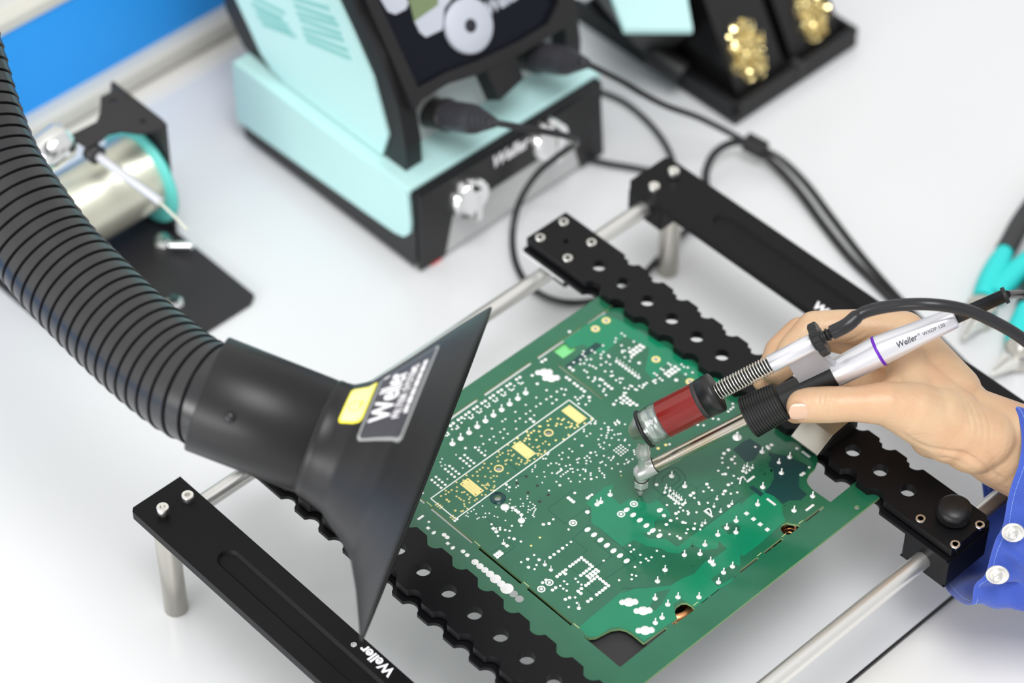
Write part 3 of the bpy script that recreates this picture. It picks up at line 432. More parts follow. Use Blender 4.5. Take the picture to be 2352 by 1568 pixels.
# ------------------------------------------------------------------ circuit board
BRD = thing('circuit_board', 'green circuit board panel dotted with solder, clamped between the two toothed rails', 'circuit board', (0, 0, 82.9))
ZB0, ZB1 = 83.0, 84.6
def rect(x0, x1, y0, y1): return [(x0, y0), (x1, y0), (x1, y1), (x0, y1)]
def arc_bite(cx, cy, r): return circ(cx, cy, r, 20)
outer = [(-104.3, -112.5), (111.3, -112.5), (111.3, 93.5), (94.8, 93.5), (95.2, 71.2), (82, 70.8), (77.8, 71.9), (75.2, 74.0), (73.4, 78.0), (73, 83), (70.6, 87.9), (67.5, 91.0), (65, 93.5), (-88, 93.5), (-93.8, 87), (-94.2, 94), (-104.3, 94)]
holes = []
for a, b in ((-90.2, -56), (-51.3, -17.6), (-13, 20.6), (24.8, 58.8)): holes.append(rect(a, b, -91.7, -89.9))
for a, b in ((-88.5, -17.6), (-12.4, 24.5), (29.5, 65), (70, 86)): holes.append(rect(-94.0, -91.6, a, b))
holes.append([(63.2, -91.9), (68, -91.9), (71.5, -90.5), (73.6, -87.5), (74.4, -83), (75.4, -78.2), (77.8, -74.4), (81, -72.6), (85, -72.0), (93.2, -72.0), (93.6, -56.4), (95.4, -56.4), (95.8, -92.0)])
holes.append([(93.8, -52), (95.6, -52), (96.2, -36.5), (93, -35.8), (90, -36.4), (88.2, -38.6), (88, -42), (89.4, -45), (92.4, -46.8), (93.8, -47.5)])
for a, b in ((-31, -14.5), (-9.8, 13.5), (18.5, 33.0), (51, 66)): holes.append(rect(94.0, 95.6, a, b))
holes.append([(94.2, 36.5), (95.6, 38.0), (95.6, 46.5), (94, 46.5), (91.5, 44.6), (88.6, 43), (88, 39.8), (89.6, 37.0), (92.5, 36.0)])
holes.append([(-80.8, 33.8), (-44.9, 33.8), (-44.9, 35.2), (-80.8, 35.2)])
holes.append(rect(-91.0, -82.5, 40, 50.6))
for x, y, r in ((-46.6, -44.3, 1.9), (-46.9, -5.8, 1.9), (-31.3, -59.5, 1.9), (69.3, -83.2, 1.1), (102.5, 84.0, 0.1)): 
    if r > .5: holes.append(circ(x, y, r, 16))
p = at(1968, 1165, z=84.6); holes.append(circ(p[0], p[1], 1.5, 16))
BD = part(MB().prism(outer, ZB0, ZB1, holes, side_mi=1), 'board_panel', ['pcb', 'fr4'], BRD)
# pads, plated holes and print lie 0.02-0.2 mm over the mask
def decode(s): return [tuple(float(a) for a in w.split(',')) for w in s.split()]
Zt = 84.6
pads = MB(); gold = MB(); prt = MB(); hol = MB(); gry = MB(); nlead = 0
for (k, r), s in PADS.items():
    for x, y in decode(s):
        n = 10 if r < 1 else 16
        if k in 'wQ' and k == 'w': pads.lathe([(0, r), (.12, r*.8), (.2, 0.01)], (x, y, Zt), n=n, caps=False)
        elif k in 'yo':
            g = gold; g.lathe([(0, r), (.08, r*.9), (.1, 0.01)], (x, y, Zt), n=n, caps=False)
            if k == 'o' or r < .7: hol.add([(x+r*.35*math.cos(a), y+r*.35*math.sin(a), Zt+.13) for a in [j*math.pi/3 for j in range(6)]], [tuple(range(6))])
        elif k == 'R':
            pads.lathe([(0, r), (.1, r-.1), (.1, r*.66), (0, r*.62)], (x, y, Zt), n=24, caps=False); pads.lathe([(0, r*.42), (.2, r*.4), (.25, .01)], (x, y, Zt), n=16, caps=False)
        elif k == 'e': pads.lathe([(0, r*.72), (.2, r*.6), (.3, 0.01)], (x, y, Zt), n=18, caps=False, ref=(1, 0, 0), sx=1.45)
        elif k == 's': pads.lathe([(0, r*1.1), (.4, r*.9), (.45, .01)], (x, y, Zt), n=4, caps=False, ref=(1, 1, 0), smooth=False)
        elif k in 'hHG':
            (gold if k == 'G' else (hol if k == 'h' else gry)).add([(x+r*math.cos(a), y+r*math.sin(a), Zt+.03) for a in [j*math.pi/10 for j in range(20)]], [tuple(range(20))])
            if k in 'GH':
                q = pads if k == 'G' else gold
                if k == 'G': gry.add([(x+r*.55*math.cos(a), y+r*.5*math.sin(a), Zt+.06) for a in [j*math.pi/10 for j in range(20)]], [tuple(range(20))])
        elif k == 'L': pads.lathe([(0, r), (.6, r*.8), (1.0, .01)], (x, y, Zt), n=18, caps=False)
        elif k == 'Q':
            m = MB(); m.lathe([(0, 3.0), (.9, 2.3), (1.4, .6), (1.45, 0.01)], (x, y, Zt), n=20, caps=False); m.lathe([(0, 1.9), (.8, 1.4), (1.0, .01)], (x-2.2, y-2.6, Zt), n=16, caps=False); m.lathe([(0, 2.0), (1.4, 1.2), (1.7, .01)], (x+2.0, y+2.4, Zt), n=16, caps=False)
            part(m, 'solder_joint', 'solder', BRD)
        elif k == 'P':
            m = MB(); h = 1.2+1.5*min(r, 1.7)
            m.lathe([(0, r), (.35, r*.72), (.75, r*.34), (.9, r*.26), (h, r*.24), (h+.15, 0.01)], (x, y, Zt), n=14, caps=False); m.ell((x, y, Zt+h), r*.34, r*.34, r*.3, n=8, m=5)
            part(m, 'solder_joint', 'solder', BRD); nlead += 1
part(pads, 'solder_pads', 'solder', BRD); part(gold, 'gold_pads', 'gold', BRD)
gp = MB()
for x0, x1, y0, y1 in ((-53.1, -40.3, -67.8, -61.4), (-53.4, -40.5, -28.3, -21.7), (-54.0, -40.0, 10.9, 17.4)):
    part(MB().box(x0, x1, y0, y1, Zt, Zt+.12), 'gold_contact_plate', 'gold', BRD)
    nx = 8
    if y0 < -50:
        for i in range(8):
            for j in range(3): hol.lathe([(0, .2), (.01, .01)], (x0+2.6+i*1.1, y0+1.6+j*1.6, Zt+.13), n=6, caps=False)
    for sx in (x0+1.2, x1-1.2):
        for sy in (y0+1.2, y1-1.2): hol.lathe([(0, .45 if y0 < -50 else .3), (.01, .01)], (sx, sy, Zt+.13), n=8, caps=False)
for x, y in ((-46.6, -44.3), (-46.9, -5.8)): part(MB().lathe([(0, 2.75), (.1, 2.7), (.1, 1.95), (-.5, 1.9)], (x, y, Zt), n=28, caps=False), 'gold_ring', 'gold', BRD)
mk = MB(); mk.lathe([(0, 4.6), (.04, 4.6), (.04, 1.95)], (-31.3, -59.5, Zt), n=32, caps=False); part(mk, 'keepout_ring', 'maskdark', BRD)
part(hol, 'drill_holes', 'dark', BRD); part(gry, 'open_holes', 'hole', BRD)
def bar(mb, x0, y0, x1, y1, w, z=Zt, h=.06):
    d = nrm((x1-x0, y1-y0)); nx, ny = -d[1]*w/2, d[0]*w/2
    mb.prism([(x0-nx, y0-ny), (x1-nx, y1-ny), (x1+nx, y1+ny), (x0+nx, y0+ny)], z, z+h)
c = [(-56.2, -86.4), (-36.1, -86.4), (-36.9, 19.9), (-56.9, 19.9)]
for i in range(4): bar(prt, *c[i], *c[(i+1) % 4], .62)
part(prt, 'silkscreen_outline', 'silk', BRD)
bars = MB()
for a in ((54, 48.5, 54, 54.5), (52.2, 16.4, 58.5, 16.4), (69.8, 47.6, 76.2, 47.6), (59.5, 87.3, 65.5, 87.3), (90.2, 56.8, 90.2, 63.1), (-49.7, -101.8, -49.7, -97.5)): bar(bars, *a, 1.35, h=.3)
part(bars, 'solder_bars', 'solder', BRD)
for P in ([(1520+200/8.7, 0)],): pass
for pts in ([(6, 1040, 985), (6, 1110, 985), (6, 1150, 1040), (6, 1165, 1095)], [(6, 1735, 450), (6, 1755, 380), (6, 1800, 350), (6, 1850, 362)]):
    q = [at(1500+x/8.7115, 1060+y/8.7115, z=Zt+.5) for _, x, y in pts]; q[1][2] += 2.0; q[2][2] += 2.0
    part(MB().tube(spline(q, 6), .45, 8), 'wire_link', 'solder', BRD)
c7 = lambda x, y: tuple(at(950+x/3.136, 1080+y/3.136, z=Zt)[:2]); t7 = lambda x, y: tuple(at(1640+x/8.7115, 1000+y/8.7115, z=Zt)[:2]); t6 = lambda x, y: tuple(at(1500+x/8.7115, 1060+y/8.7115, z=Zt)[:2])
px = lambda x, y: tuple(at(x, y, z=Zt)[:2])
po = MB()
zA = [(1240, 235), (1385, 115), (1440, 100), (1420, 185), (1490, 245), (1560, 205), (1700, 240), (1750, 205), (1850, 300), (1850, 330), (1740, 370), (1740, 440), (1640, 455), (1690, 490), (1820, 495), (1900, 552), (2100, 400), (2352, 225), (2352, 330), (2210, 440), (2190, 560), (2090, 575), (2010, 535), (1920, 600), (1830, 590), (1780, 560), (1680, 545), (1590, 500), (1500, 550), (1280, 375), (1280, 270)]
po.prism([c7(*p) for p in zA], Zt, Zt+.03)
zB = [(1250, 1190), (1190, 1130), (1500, 870), (1590, 850), (1700, 845), (1850, 830), (1930, 780), (2020, 745), (2100, 655), (2180, 620), (2260, 560), (2352, 500), (2352, 700), (2290, 800), (2190, 860), (2030, 985), (1930, 925), (1870, 960), (1890, 1070), (1660, 1225), (1560, 1155), (1480, 1128), (1420, 1130), (1330, 1195)]
po.prism([c7(*p) for p in zB], Zt, Zt+.022)
zC = [(1293, 782), (1330, 757), (1385, 722), (1430, 738), (1520, 790), (1650, 872), (1690, 905), (1650, 900), (1600, 880), (1530, 835), (1500, 872), (1482, 850), (1492, 800), (1435, 772), (1400, 800), (1385, 815), (1340, 790), (1310, 800)]
po.prism([px(*p) for p in zC], Zt, Zt+.026)
zD = [(1050, 440), (1200, 350), (1500, 500), (1590, 505), (1500, 545), (1250, 680), (1180, 610)]
zE = [(700, 1230), (870, 1130), (1000, 1090), (1200, 1220), (1360, 1400), (1370, 1568), (1430, 1700), (900, 2180), (600, 2400), (300, 2300), (60, 2080), (160, 1800), (350, 1568)]
po.prism([t7(*p) for p in zE], Zt, Zt+.018)
part(po, 'copper_pour', 'pour', BRD)
for q in ([(1925, 607), (2010, 548), (2103, 614), (2010, 688)], [(2140, 782), (2300, 672), (2352, 690), (2352, 745), (2195, 832)], [(2210, 405), (2290, 372), (2352, 400), (2352, 440), (2272, 462)], [(1745, 880), (1850, 850), (1790, 960), (1740, 1010), (1700, 990)]):
    part(MB().prism([c7(*p) for p in q], Zt, Zt+.042), 'copper_area', 'pcb', BRD)
dk = MB(); zF = [(1090, 320), (1160, 345), (1300, 380), (1460, 400), (1880, 600), (1860, 700), (1700, 760), (1700, 1020), (1880, 1160), (1740, 1290), (1500, 1300), (1380, 1370), (1200, 1210), (1000, 1130), (1130, 1000), (1180, 870), (1180, 700), (1090, 640), (1110, 480)]
dk.prism([t7(*p) for p in zF], Zt, Zt+.035); part(dk, 'bare_mask_area', 'maskdark', BRD); dk = MB(); dk.prism([t7(*p) for p in [(380, 280), (560, 130), (720, 60), (830, 130), (950, 210), (880, 380), (820, 480), (640, 540)]], Zt, Zt+.035)
part(dk, 'bare_mask_area', 'maskdark', BRD); dk = MB(); dk.prism([t7(*p) for p in [(690, 1030), (780, 1000), (1000, 1160), (930, 1225)]], Zt, Zt+.036)
part(dk, 'bare_mask_area', 'maskdark', BRD); dk = MB(); dk.prism([px(*p) for p in [(1298, 840), (1306, 848), (1385, 792), (1368, 786)]], Zt, Zt+.035)
part(dk, 'bare_mask_area', 'maskdark', BRD)
tl = MB()
def tr_(f, pts, w=.35):
    q = [f(*p) for p in pts]
    for i in range(len(q)-1): bar(tl, *q[i], *q[i+1], w, h=.045)
tr_(t6, [(0, 500), (200, 680), (400, 600), (640, 400), (640, 280), (500, 130), (300, 120), (50, 270), (0, 460)], .9)
tr_(t6, [(180, 420), (180, 330), (340, 200), (440, 200), (540, 300), (540, 360), (370, 500)], .8)
tr_(t6, [(0, 830), (200, 690)]); tr_(t6, [(620, 880), (830, 730), (880, 700), (880, 540), (770, 450), (500, 620)])
tr_(t6, [(920, 730), (1240, 970), (1380, 860)]); tr_(t6, [(960, 1360), (1830, 700)], .5); tr_(t6, [(880, 520), (1240, 330)])
tr_(t6, [(1700, 600), (1560, 510), (1960, 220)]); tr_(t6, [(40, 1330), (40, 1200), (250, 1040)])
tr_(c7, [(965, 275), (1150, 140)]); tr_(c7, [(965, 280), (1090, 385), (1235, 280)]); tr_(c7, [(1145, 490), (1270, 385)]); tr_(c7, [(1145, 490), (1250, 575), (1130, 680)])
tr_(c7, [(1300, 505), (1430, 615), (1310, 700)]); tr_(c7, [(1320, 400), (1600, 635), (1350, 800)]); tr_(c7, [(560, 590), (690, 510), (730, 550), (610, 640)])
tr_(c7, [(1270, 375), (1270, 260)]); tr_(c7, [(1120, 690), (1310, 840)]); tr_(c7, [(1500, 850), (1700, 845)]); tr_(c7, [(1215, 830), (1330, 920)])
tr_(c7, [(530, 345), (610, 420)], .6); tr_(c7, [(740, 60), (800, 30)], .5)
tr_(lambda x, y: px(960+x/7.84, 1000+y/7.84), [(1600, 460), (1810, 640)], .8)
tr_(lambda x, y: px(960+x/7.84, 1000+y/7.84), [(1630, 1250), (1640, 1310), (1690, 1350)], .3)
tr_(px, [(1330, 1075), (1440, 1010)]); tr_(px, [(1660, 1060), (1700, 1100), (1620, 1150)])
part(tl, 'trace_lines', 'trace', BRD)
bd = MB()          # the wider bands of darker copper edge in the power area
for pts in ([(850, 480), (860, 420), (960, 360)], [(840, 510), (930, 580), (930, 700), (1010, 780), (1160, 690), (1170, 880), (1020, 1000)], [(1110, 420), (1110, 490), (1060, 540), (1070, 630), (1150, 690)], [(1740, 800), (1740, 1040), (1900, 1170)], [(1400, 1568), (1400, 1400), (1520, 1330), (1760, 1320), (1920, 1220)]):
    q = [t7(*p) for p in pts]
    bd = MB()
    for i in range(len(q)-1): bar(bd, *q[i], *q[i+1], 1.5 if len(pts) != 3 or pts[0][0] > 1500 else 1.1, h=.05)
    part(bd, 'copper_track', 'pcb', BRD)
for pts in ([(2010, 520), (2010, 545), (1930, 600)], [(1930, 590), (2010, 690), (2100, 650), (2110, 610), (2000, 540)], [(2150, 780), (2190, 830), (2352, 730)], [(1500, 880), (1590, 850)]):
    q = [c7(*p) for p in pts]
    bd = MB()
    for i in range(len(q)-1): bar(bd, *q[i], *q[i+1], .8, h=.05)
    part(bd, 'copper_track', 'pcb', BRD)
part(MB().box(-91.4, -82.2, 39.6, 50.9, 82.0, 83.0), 'pale_green_insert', 'lgreen', BRD)
tb = MB()
for a, b, cc, d in ((-17.6, -91.7, -13, -89.9), (20.6, -91.7, 24.8, -89.9), (58.8, -91.7, 63.2, -89.9), (-56, -91.7, -51.3, -89.9)):
    for k in range(6): tb.lathe([(0, .28), (.02, .01)], (a+.4+k*.75, d+.3, Zt+.03), n=6, caps=False)
for y0 in (-35.2, -14, 14, 33.5, 47):
    for k in range(5): tb.lathe([(0, .26), (.02, .01)], (93.7, y0+.3+k*.75, Zt+.03), n=6, caps=False)
part(tb, 'break_off_perforation', 'yellow2', BRD)
# parts under the board seen through its cut-outs, and dark blocks added for shade
def under(name, m, mb): return part(mb, name, m, BRD)
under('copper_coil', 'copper', MB().lathe([(0, 8), (0, 12.5), (-9, 12.5), (-9, 8), (0, 8)], (82, -38, 79.5), n=40, caps=False))
for cx, cy in ((83, 38.5), (83, -37)):
    m = MB()
    for k in range(22):
        a = 2*math.pi*k/22; u = V3(math.cos(a), math.sin(a), 0); c0 = V3(cx, cy, 73)+u*9.5
        m.tube([c0+u*4.5*math.cos(t)+V3(0, 0, 1)*5.0*math.sin(t) for t in [j*math.pi/6 for j in range(13)]], .6, 6)
    under('wound_coil', 'copper', m)
    under('coil_core', 'dark', MB().lathe([(-3.2, 6.4), (3.2, 6.4), (3.2, 12.4), (-3.2, 12.4), (-3.2, 6.4)], (cx, cy, 73), n=32, caps=False))
under('transformer', 'dark', MB().box(58, 90, -10, 22, 62, 81)); under('relay', 'dark', MB().box(62, 90, -68, -52, 66, 81)); under('relay', 'dark', MB().box(70, 91, 52, 68, 66, 81))
for cx, cy in ((30, -60), (10, -40), (40, 20), (-20, 50), (-60, -50), (-30, 10), (60, 75), (-75, 65)):
    under('capacitor', 'dark', MB().lathe([(60, 6), (60.5, 6.5), (82, 6.5)], (cx, cy, 0), n=24))
under('dark_block', 'dark', MB().box(55, 93, -98, -69, 42, 80)); under('shade_block', 'dark', MB().box(50, 92, -52, -14, 45, 66)); under('shade_block', 'dark', MB().box(-20, 45, -98, -72, 52, 80)); part(MB().prism([(99, -112), (104, -114), (108, -110), (106, -105), (100, -106)], 84.6, 87.5), 'corner_pad', 'yellow2', BRD, .4); under('connector_block', 'blackp', MB().box(-90, -70, -70, -10, 70, 81))  # the big dark boxes are added to deepen the shade under the board
# ------------------------------------------------------------------ fume extraction hood
D0 = 1347.0
hc = at(729, 1002, d=D0); HA = nrm(.932*RT-.362*UP); E1 = nrm(.362*RT+.932*UP); E2 = -FW
HOOD = thing('extraction_hood', 'black flared fume extraction funnel on a ribbed hose, with yellow sticker and white lettering', 'extraction hood', tuple(hc))
Rp = [(0, 29.8), (.6, 30.6), (4, 30.6), (8, 31.3), (15.6, 35), (23, 42.5), (30, 49.5), (37.4, 58), (45.6, 70.5), (52, 81), (57, 89.3)]
Cp = [(0, 0), (8, -.4), (15.6, .8), (23, 3.0), (30, 5.5), (37.4, 7.6), (45.6, 6.6), (52, 4.5), (57, 2.4)]
Rf = lambda t: float(np.interp(t, [a for a, b in Rp], [b for a, b in Rp])); Cf = lambda t: float(np.interp(t, [a for a, b in Cp], [b for a, b in Cp]))
def hp(t, ph, lift=0.0):            # point of the funnel's outer face; ph 0 faces the camera side, 90 is up
    return hc+HA*t+E1*Cf(t)+(E2*math.cos(ph)+E1*math.sin(ph))*(Rf(t)+lift)
m = MB(); n = 96; ts = [57*k/40 for k in range(41)]
for s_, lf in ((1, 0), (-1, -2.0)):
    vs = [hp(t, 2*math.pi*k/n, lf) for t in ts for k in range(n)]
    fs = [(i*n+k, i*n+(k+1) % n, (i+1)*n+(k+1) % n, (i+1)*n+k) for i in range(40) for k in range(n)]
    m.add(vs, fs if s_ > 0 else [f[::-1] for f in fs], True)
vs = [hp(57, 2*math.pi*k/n, l)+HA*a for a, l in ((0, 0), (1.0, -.2), (1.2, -1.0), (1.0, -1.9), (0, -2.0)) for k in range(n)]
m.add(vs, [(i*n+k, i*n+(k+1) % n, (i+1)*n+(k+1) % n, (i+1)*n+k) for i in range(4) for k in range(n)], True)
FN = part(m, 'funnel', 'hood', HOOD)
L0 = 59.0
m = MB().lathe([(-L0, 28.3), (-L0, 30.0), (-L0+.5, 30.3), (-1.2, 30.0), (-.7, 29.5), (0, 29.0)], hc, HA, n=96, caps=False); CL = part(m, 'collar', 'hood', HOOD); part(MB().lathe([(-.8, 29.4), (-.75, 29.95), (-.1, 29.95), (0, 29.4)], hc, HA, n=96, caps=False), 'collar_seam', 'dark', HOOD)
sp = at(528, 958, d=D0-29.6)
part(MB().ell(sp, 3.0, 3.0, 2.2, (RT, UP, nrm(-FW+.1*UP))), 'rivet', 'cable', HOOD)
# ribbed hose along a hanging curve
cl = [(-300, -420, 1440), (-215, -190, 1432), (-150, -10, 1428), (-108, 130, 1424), (-72, 257, 1420), (-20, 390, 1412), (50, 500, 1404), (122, 598, 1396), (172, 651, 1390), (254, 734, 1379), (344, 816, 1366), (430, 882, 1354), (480, 906, 1348), (520, 922, 1346)]
cv = spline([at(a, b, d=c) for a, b, c in cl], 24)
S = [0]
for a, b in zip(cv, cv[1:]): S.append(S[-1]+np.linalg.norm(b-a))
S = np.array(S); cva = np.array(cv); L = S[-1]
def hpos(s): return np.array([np.interp(s, S, cva[:, i]) for i in range(3)])
pitch = 7.45; P = []; R = []
s = 0.0
while s < L-pitch:
    for f, r in ((0, 26.2), (.07, 28.3), (.16, 28.8), (.80, 28.2), (.88, 27.6), (.93, 26.2)): P.append(hpos(s+f*pitch)); R.append(r)
    s += pitch
# keep ring planes square to a smoothed direction
T = [nrm(hpos(min(q+9, L))-hpos(max(q-9, 0))) for q in [np.argmin(np.abs(S-0))*0+0 for _ in range(1)]]
m = MB(); vs = []; n = 72; r0 = nrm(np.cross(hpos(20)-hpos(0), E2)); k0 = 0; s = 0.0; ring = []
while s < L-pitch:
    for f, r in ((0, 24.8), (.03, 26.1), (.07, 26.6), (.88, 27.35), (.92, 26.5), (.935, 24.8)): ring.append((s+f*pitch, r))
    s += pitch
for q, r in ring:
    t = nrm(hpos(min(q+12, L))-hpos(max(q-12, 0))); r0 = nrm(r0-t*np.dot(r0, t)); q0 = np.cross(t, r0); c_ = hpos(q)
    for k in range(n): a = 2*math.pi*k/n; vs.append(c_+r0*r*math.cos(a)+q0*r*math.sin(a))
m.add(vs, [(i*n+k, i*n+(k+1) % n, (i+1)*n+(k+1) % n, (i+1)*n+k) for i in range(len(ring)-1) for k in range(n)], True)
HS = part(m, 'ribbed_hose', 'hose', HOOD)
md = HS.modifiers.new('edge', 'EDGE_SPLIT'); md.split_angle = math.radians(40)
# labels follow the funnel
def patch(t0, t1, p0, p1, lift, rr=2.0, nx=16, ny=24):
    m = MB(); vs = []; A = 8
    W = (p1-p0)
    for j in range(ny+1):
        v = j/ny
        for i in range(nx+1):
            u = i/nx; t = t0+(t1-t0)*u; ph = p0+W*v
            L_ = W*Rf(t); e = 0
            du = min(u, 1-u)*(t1-t0)*1.3; 
            if du < rr: e = rr-math.sqrt(max(0, rr*rr-(rr-du)**2))
            ph = p0+e/Rf(t)+(W-2*e/Rf(t))*v
            vs.append(hp(t, ph, lift))
    fs = [(j*(nx+1)+i, j*(nx+1)+i+1, (j+1)*(nx+1)+i+1, (j+1)*(nx+1)+i) for j in range(ny) for i in range(nx)]
    # closed slab
    k = len(vs); vs2 = vs+[v for v in vs]
    m.add(vs, [f[::-1] for f in fs], True); return m
rad = math.radians
part(patch(20.2, 41.2, rad(7), rad(66), .15), 'label', 'labelrim', FN)
part(patch(20.9, 40.3, rad(8.6), rad(65), .22), 'label_field', 'label', FN)
part(patch(8.2, 19.2, rad(22), rad(66), .18), 'warning_sticker', 'yellow', FN)
part(patch(8.9, 18.5, rad(24), rad(64), .24), 'sticker_field', 'yellow2', FN)
def ftxt(tb, ph0):      # text climbs with ph, letter tops point back to the collar
    return lambda x, y, l: hp(tb-y, ph0+x/Rf(tb-y*.5), .25+l)
tx = MB(); text_on(tx, 'Weller', ftxt(31.6, rad(20)), 33.5, 9.2, 0.2, 0.018, div=1)
text_on(tx, '®', ftxt(23.8, rad(61)), 2.6, 2.4, 0, 0)
text_on(tx, 'FILTER SYSTEMS', ftxt(35.6, rad(19.5)), 35, 3.0, 0.0, 0.015, div=1)
for k in range(14): 
    w_ = [2.2, 1.6, 2.6, 1.8][k % 4]; x = 1+k*2.55; f = ftxt(38.7, rad(20.5)); tx.hexa([f(x, 0, 0), f(x+w_, 0, 0), f(x+w_, 1.6, 0), f(x, 1.6, 0), f(x, 0, .1), f(x+w_, 0, .1), f(x+w_, 1.6, .1), f(x, 1.6, .1)])
part(tx, 'printed_lettering', 'white', FN)
sy = MB(); f = ftxt(17.0, rad(24))
def ringp(f, cx, cy, r, w, n=28):
    vs = [f(cx+(r+dr)*math.cos(2*math.pi*k/n), cy+(r+dr)*math.sin(2*math.pi*k/n), .1) for dr in (0, w) for k in range(n)]; return vs, [(k, (k+1) % n, n+(k+1) % n, n+k) for k in range(n)]
sy.add(*ringp(f, 9.5, 3.6, 2.9, .45)); part(sy, 'warning_circle', 'yellow', FN)
sy = MB()
for cx, cy, r in ((12.2, 1.2, .9), (9.8, 4.4, .6)): sy.add([f(cx+r*math.cos(a), cy+r*math.sin(a), .15) for a in (math.pi/2, math.pi*7/6, math.pi*11/6)], [(0, 1, 2)])
for k in range(3): sy.add([f(9.0+k*.7, 1.2, .15), f(9.4+k*.7, 1.2, .15), f(9.4+k*.7, 2.2, .15), f(9.0+k*.7, 2.2, .15)], [(0, 1, 2, 3)])
part(sy, 'warning_triangles', 'ink', FN)
# ------------------------------------------------------------------ desoldering iron
TIP = at(1471, 1137, z=84.9); J = V3(TIP[0], TIP[1], 104.3)
WX = nrm((.4748, .7242, .5)); Zv = V3(0, 0, 1); NU = nrm(Zv-WX*WX[2]); SD = np.cross(WX, NU)
IRON = thing('desoldering_iron', 'silver and black desoldering iron with dark red filter tube, its nozzle touching the board', 'desoldering iron', tuple(TIP))
part(MB().lathe([(0, .7), (.4, .95), (2.2, 1.05), (3, 2.0), (4.2, 1.5), (6.3, 2.7), (7.6, 3.3), (8, 3.4)], TIP, Zv, n=28), 'nozzle_tip', 'nozzle', IRON)
part(MB().lathe([(8, 3.6), (8.5, 4.2), (13.0, 4.2), (13.6, 3.6)], TIP, Zv, n=6, smooth=False, ref=RT), 'hex_nut', 'nozzle', IRON, .2)
m = MB(); m.lathe([(-4.6, 0.1), (-4.3, 2.2), (-3.2, 3.8), (-1, 4.6), (2, 4.8), (7.5, 4.6), (8.2, 4.3)], J, WX, n=36); m.lathe([(13.4, 3.2), (14.6, 3.6), (19, 3.6)], TIP, Zv, n=28)
part(m, 'nozzle_body', 'nozzle', IRON)
part(MB().lathe([(2, 2.3), (12.4, 2.3)], J, Zv, n=24), 'suction_pipe', 'nozzle', IRON)
part(MB().lathe([(12.0, 2.5), (13.4, 4.0), (17.5, 4.2), (19.0, 3.4), (25, 2.9)], J, Zv, n=28), 'seal_sleeve', 'nozzle', IRON)
part(MB().lathe([(7.6, 3.9), (66, 3.9)], J, WX, n=36), 'heating_tube', 'tube', IRON)
m = MB(); pr = [(65.5, 5), (65.6, 11.2)]
for k in range(13): a = 66+k*1.55; r = 11.9-.1*k; pr += [(a, r), (a+1.0, r), (a+1.05, r-.7), (a+1.5, r-.7)]
pr += [(86.6, 10.2), (87.4, 8.2)]
part(m.lathe(pr, J, WX, n=56, smooth=False), 'ribbed_grip_ring', 'rubber', IRON)
part(MB().lathe([(86.5, 8.6), (96, 7.8), (110, 7.0), (119, 6.7)], J, WX, n=48), 'soft_grip', 'rubber', IRON)
W2 = nrm(WX-.086*NU); A2 = J+WX*118.0
part(MB().lathe([(0, 6.4), (0, 7.1), (.5, 7.4), (12, 7.9), (26, 8.3)], A2, WX, n=56), 'handle_shell', 'alu', IRON)
part(MB().lathe([(25.9, 8.3), (26.2, 8.55), (27.4, 8.5), (27.6, 8.3)], A2, WX, n=56, caps=False), 'accent_ring', 'purple', IRON)
A3 = A2+WX*26.5
HR = part(MB().lathe([(0, 8.3), (10, 7.6), (25, 6.5), (43, 5.6), (44, 5.2), (44.2, 3)], A3, W2, n=56), 'handle_rear', 'alu', IRON)
A4 = A3+W2*44
part(MB().lathe([(-2, 3.2), (0, 3.2), (.2, 3.6), (27, 3.5), (27, 4.6), (29, 4.6), (29.2, 3.4)], A4, nrm(W2+.0*NU), n=32), 'strain_relief', 'rubber', IRON)
C0 = A4+W2*29
cpx = [tuple(C0)]+[tuple(at(a, b, d=c)) for a, b, c in ((2352, 676, 1432), (2400, 690, 1432), (2480, 760, 1440), (2560, 900, 1455), (2700, 1250, 1500), (2900, 1700, 1560))]
part(MB().tube(spline(cpx, 8), 2.2, 14), 'power_cable', 'cable', IRON)
# letters along the rear handle on the side that faces the camera
tv = nrm(np.cross(-FW, W2)); tc = np.cross(W2, tv)
def hand_txt(s0, v0):
    def g(x, y, l):
        s = s0+x; R_ = float(np.interp(s, [0, 10, 25, 43], [8.3, 7.6, 6.5, 5.6])); a = (v0+y)/R_
        up_ = -np.cross(W2, nrm(-FW-W2*np.dot(-FW, W2))); up_ = up_ if np.dot(up_, UP) > 0 else -up_; fr_ = nrm(-FW-W2*np.dot(-FW, W2))
        return A3+W2*s+(fr_*math.cos(a)+up_*math.sin(a))*(R_+.06+l)
    return g
tx = MB(); text_on(tx, 'Weller', hand_txt(10.5, -2.3), 11.5, 3.4, 0.2, 0.012, .05, div=2); text_on(tx, '®', hand_txt(22.4, -.6), 1.4, 1.4, 0, 0, .05)
text_on(tx, 'WXDP 120', hand_txt(25, -1.8), 12.5, 1.9, 0, 0.0, .05, div=1)
part(tx, 'printed_logo', 'ink', HR)
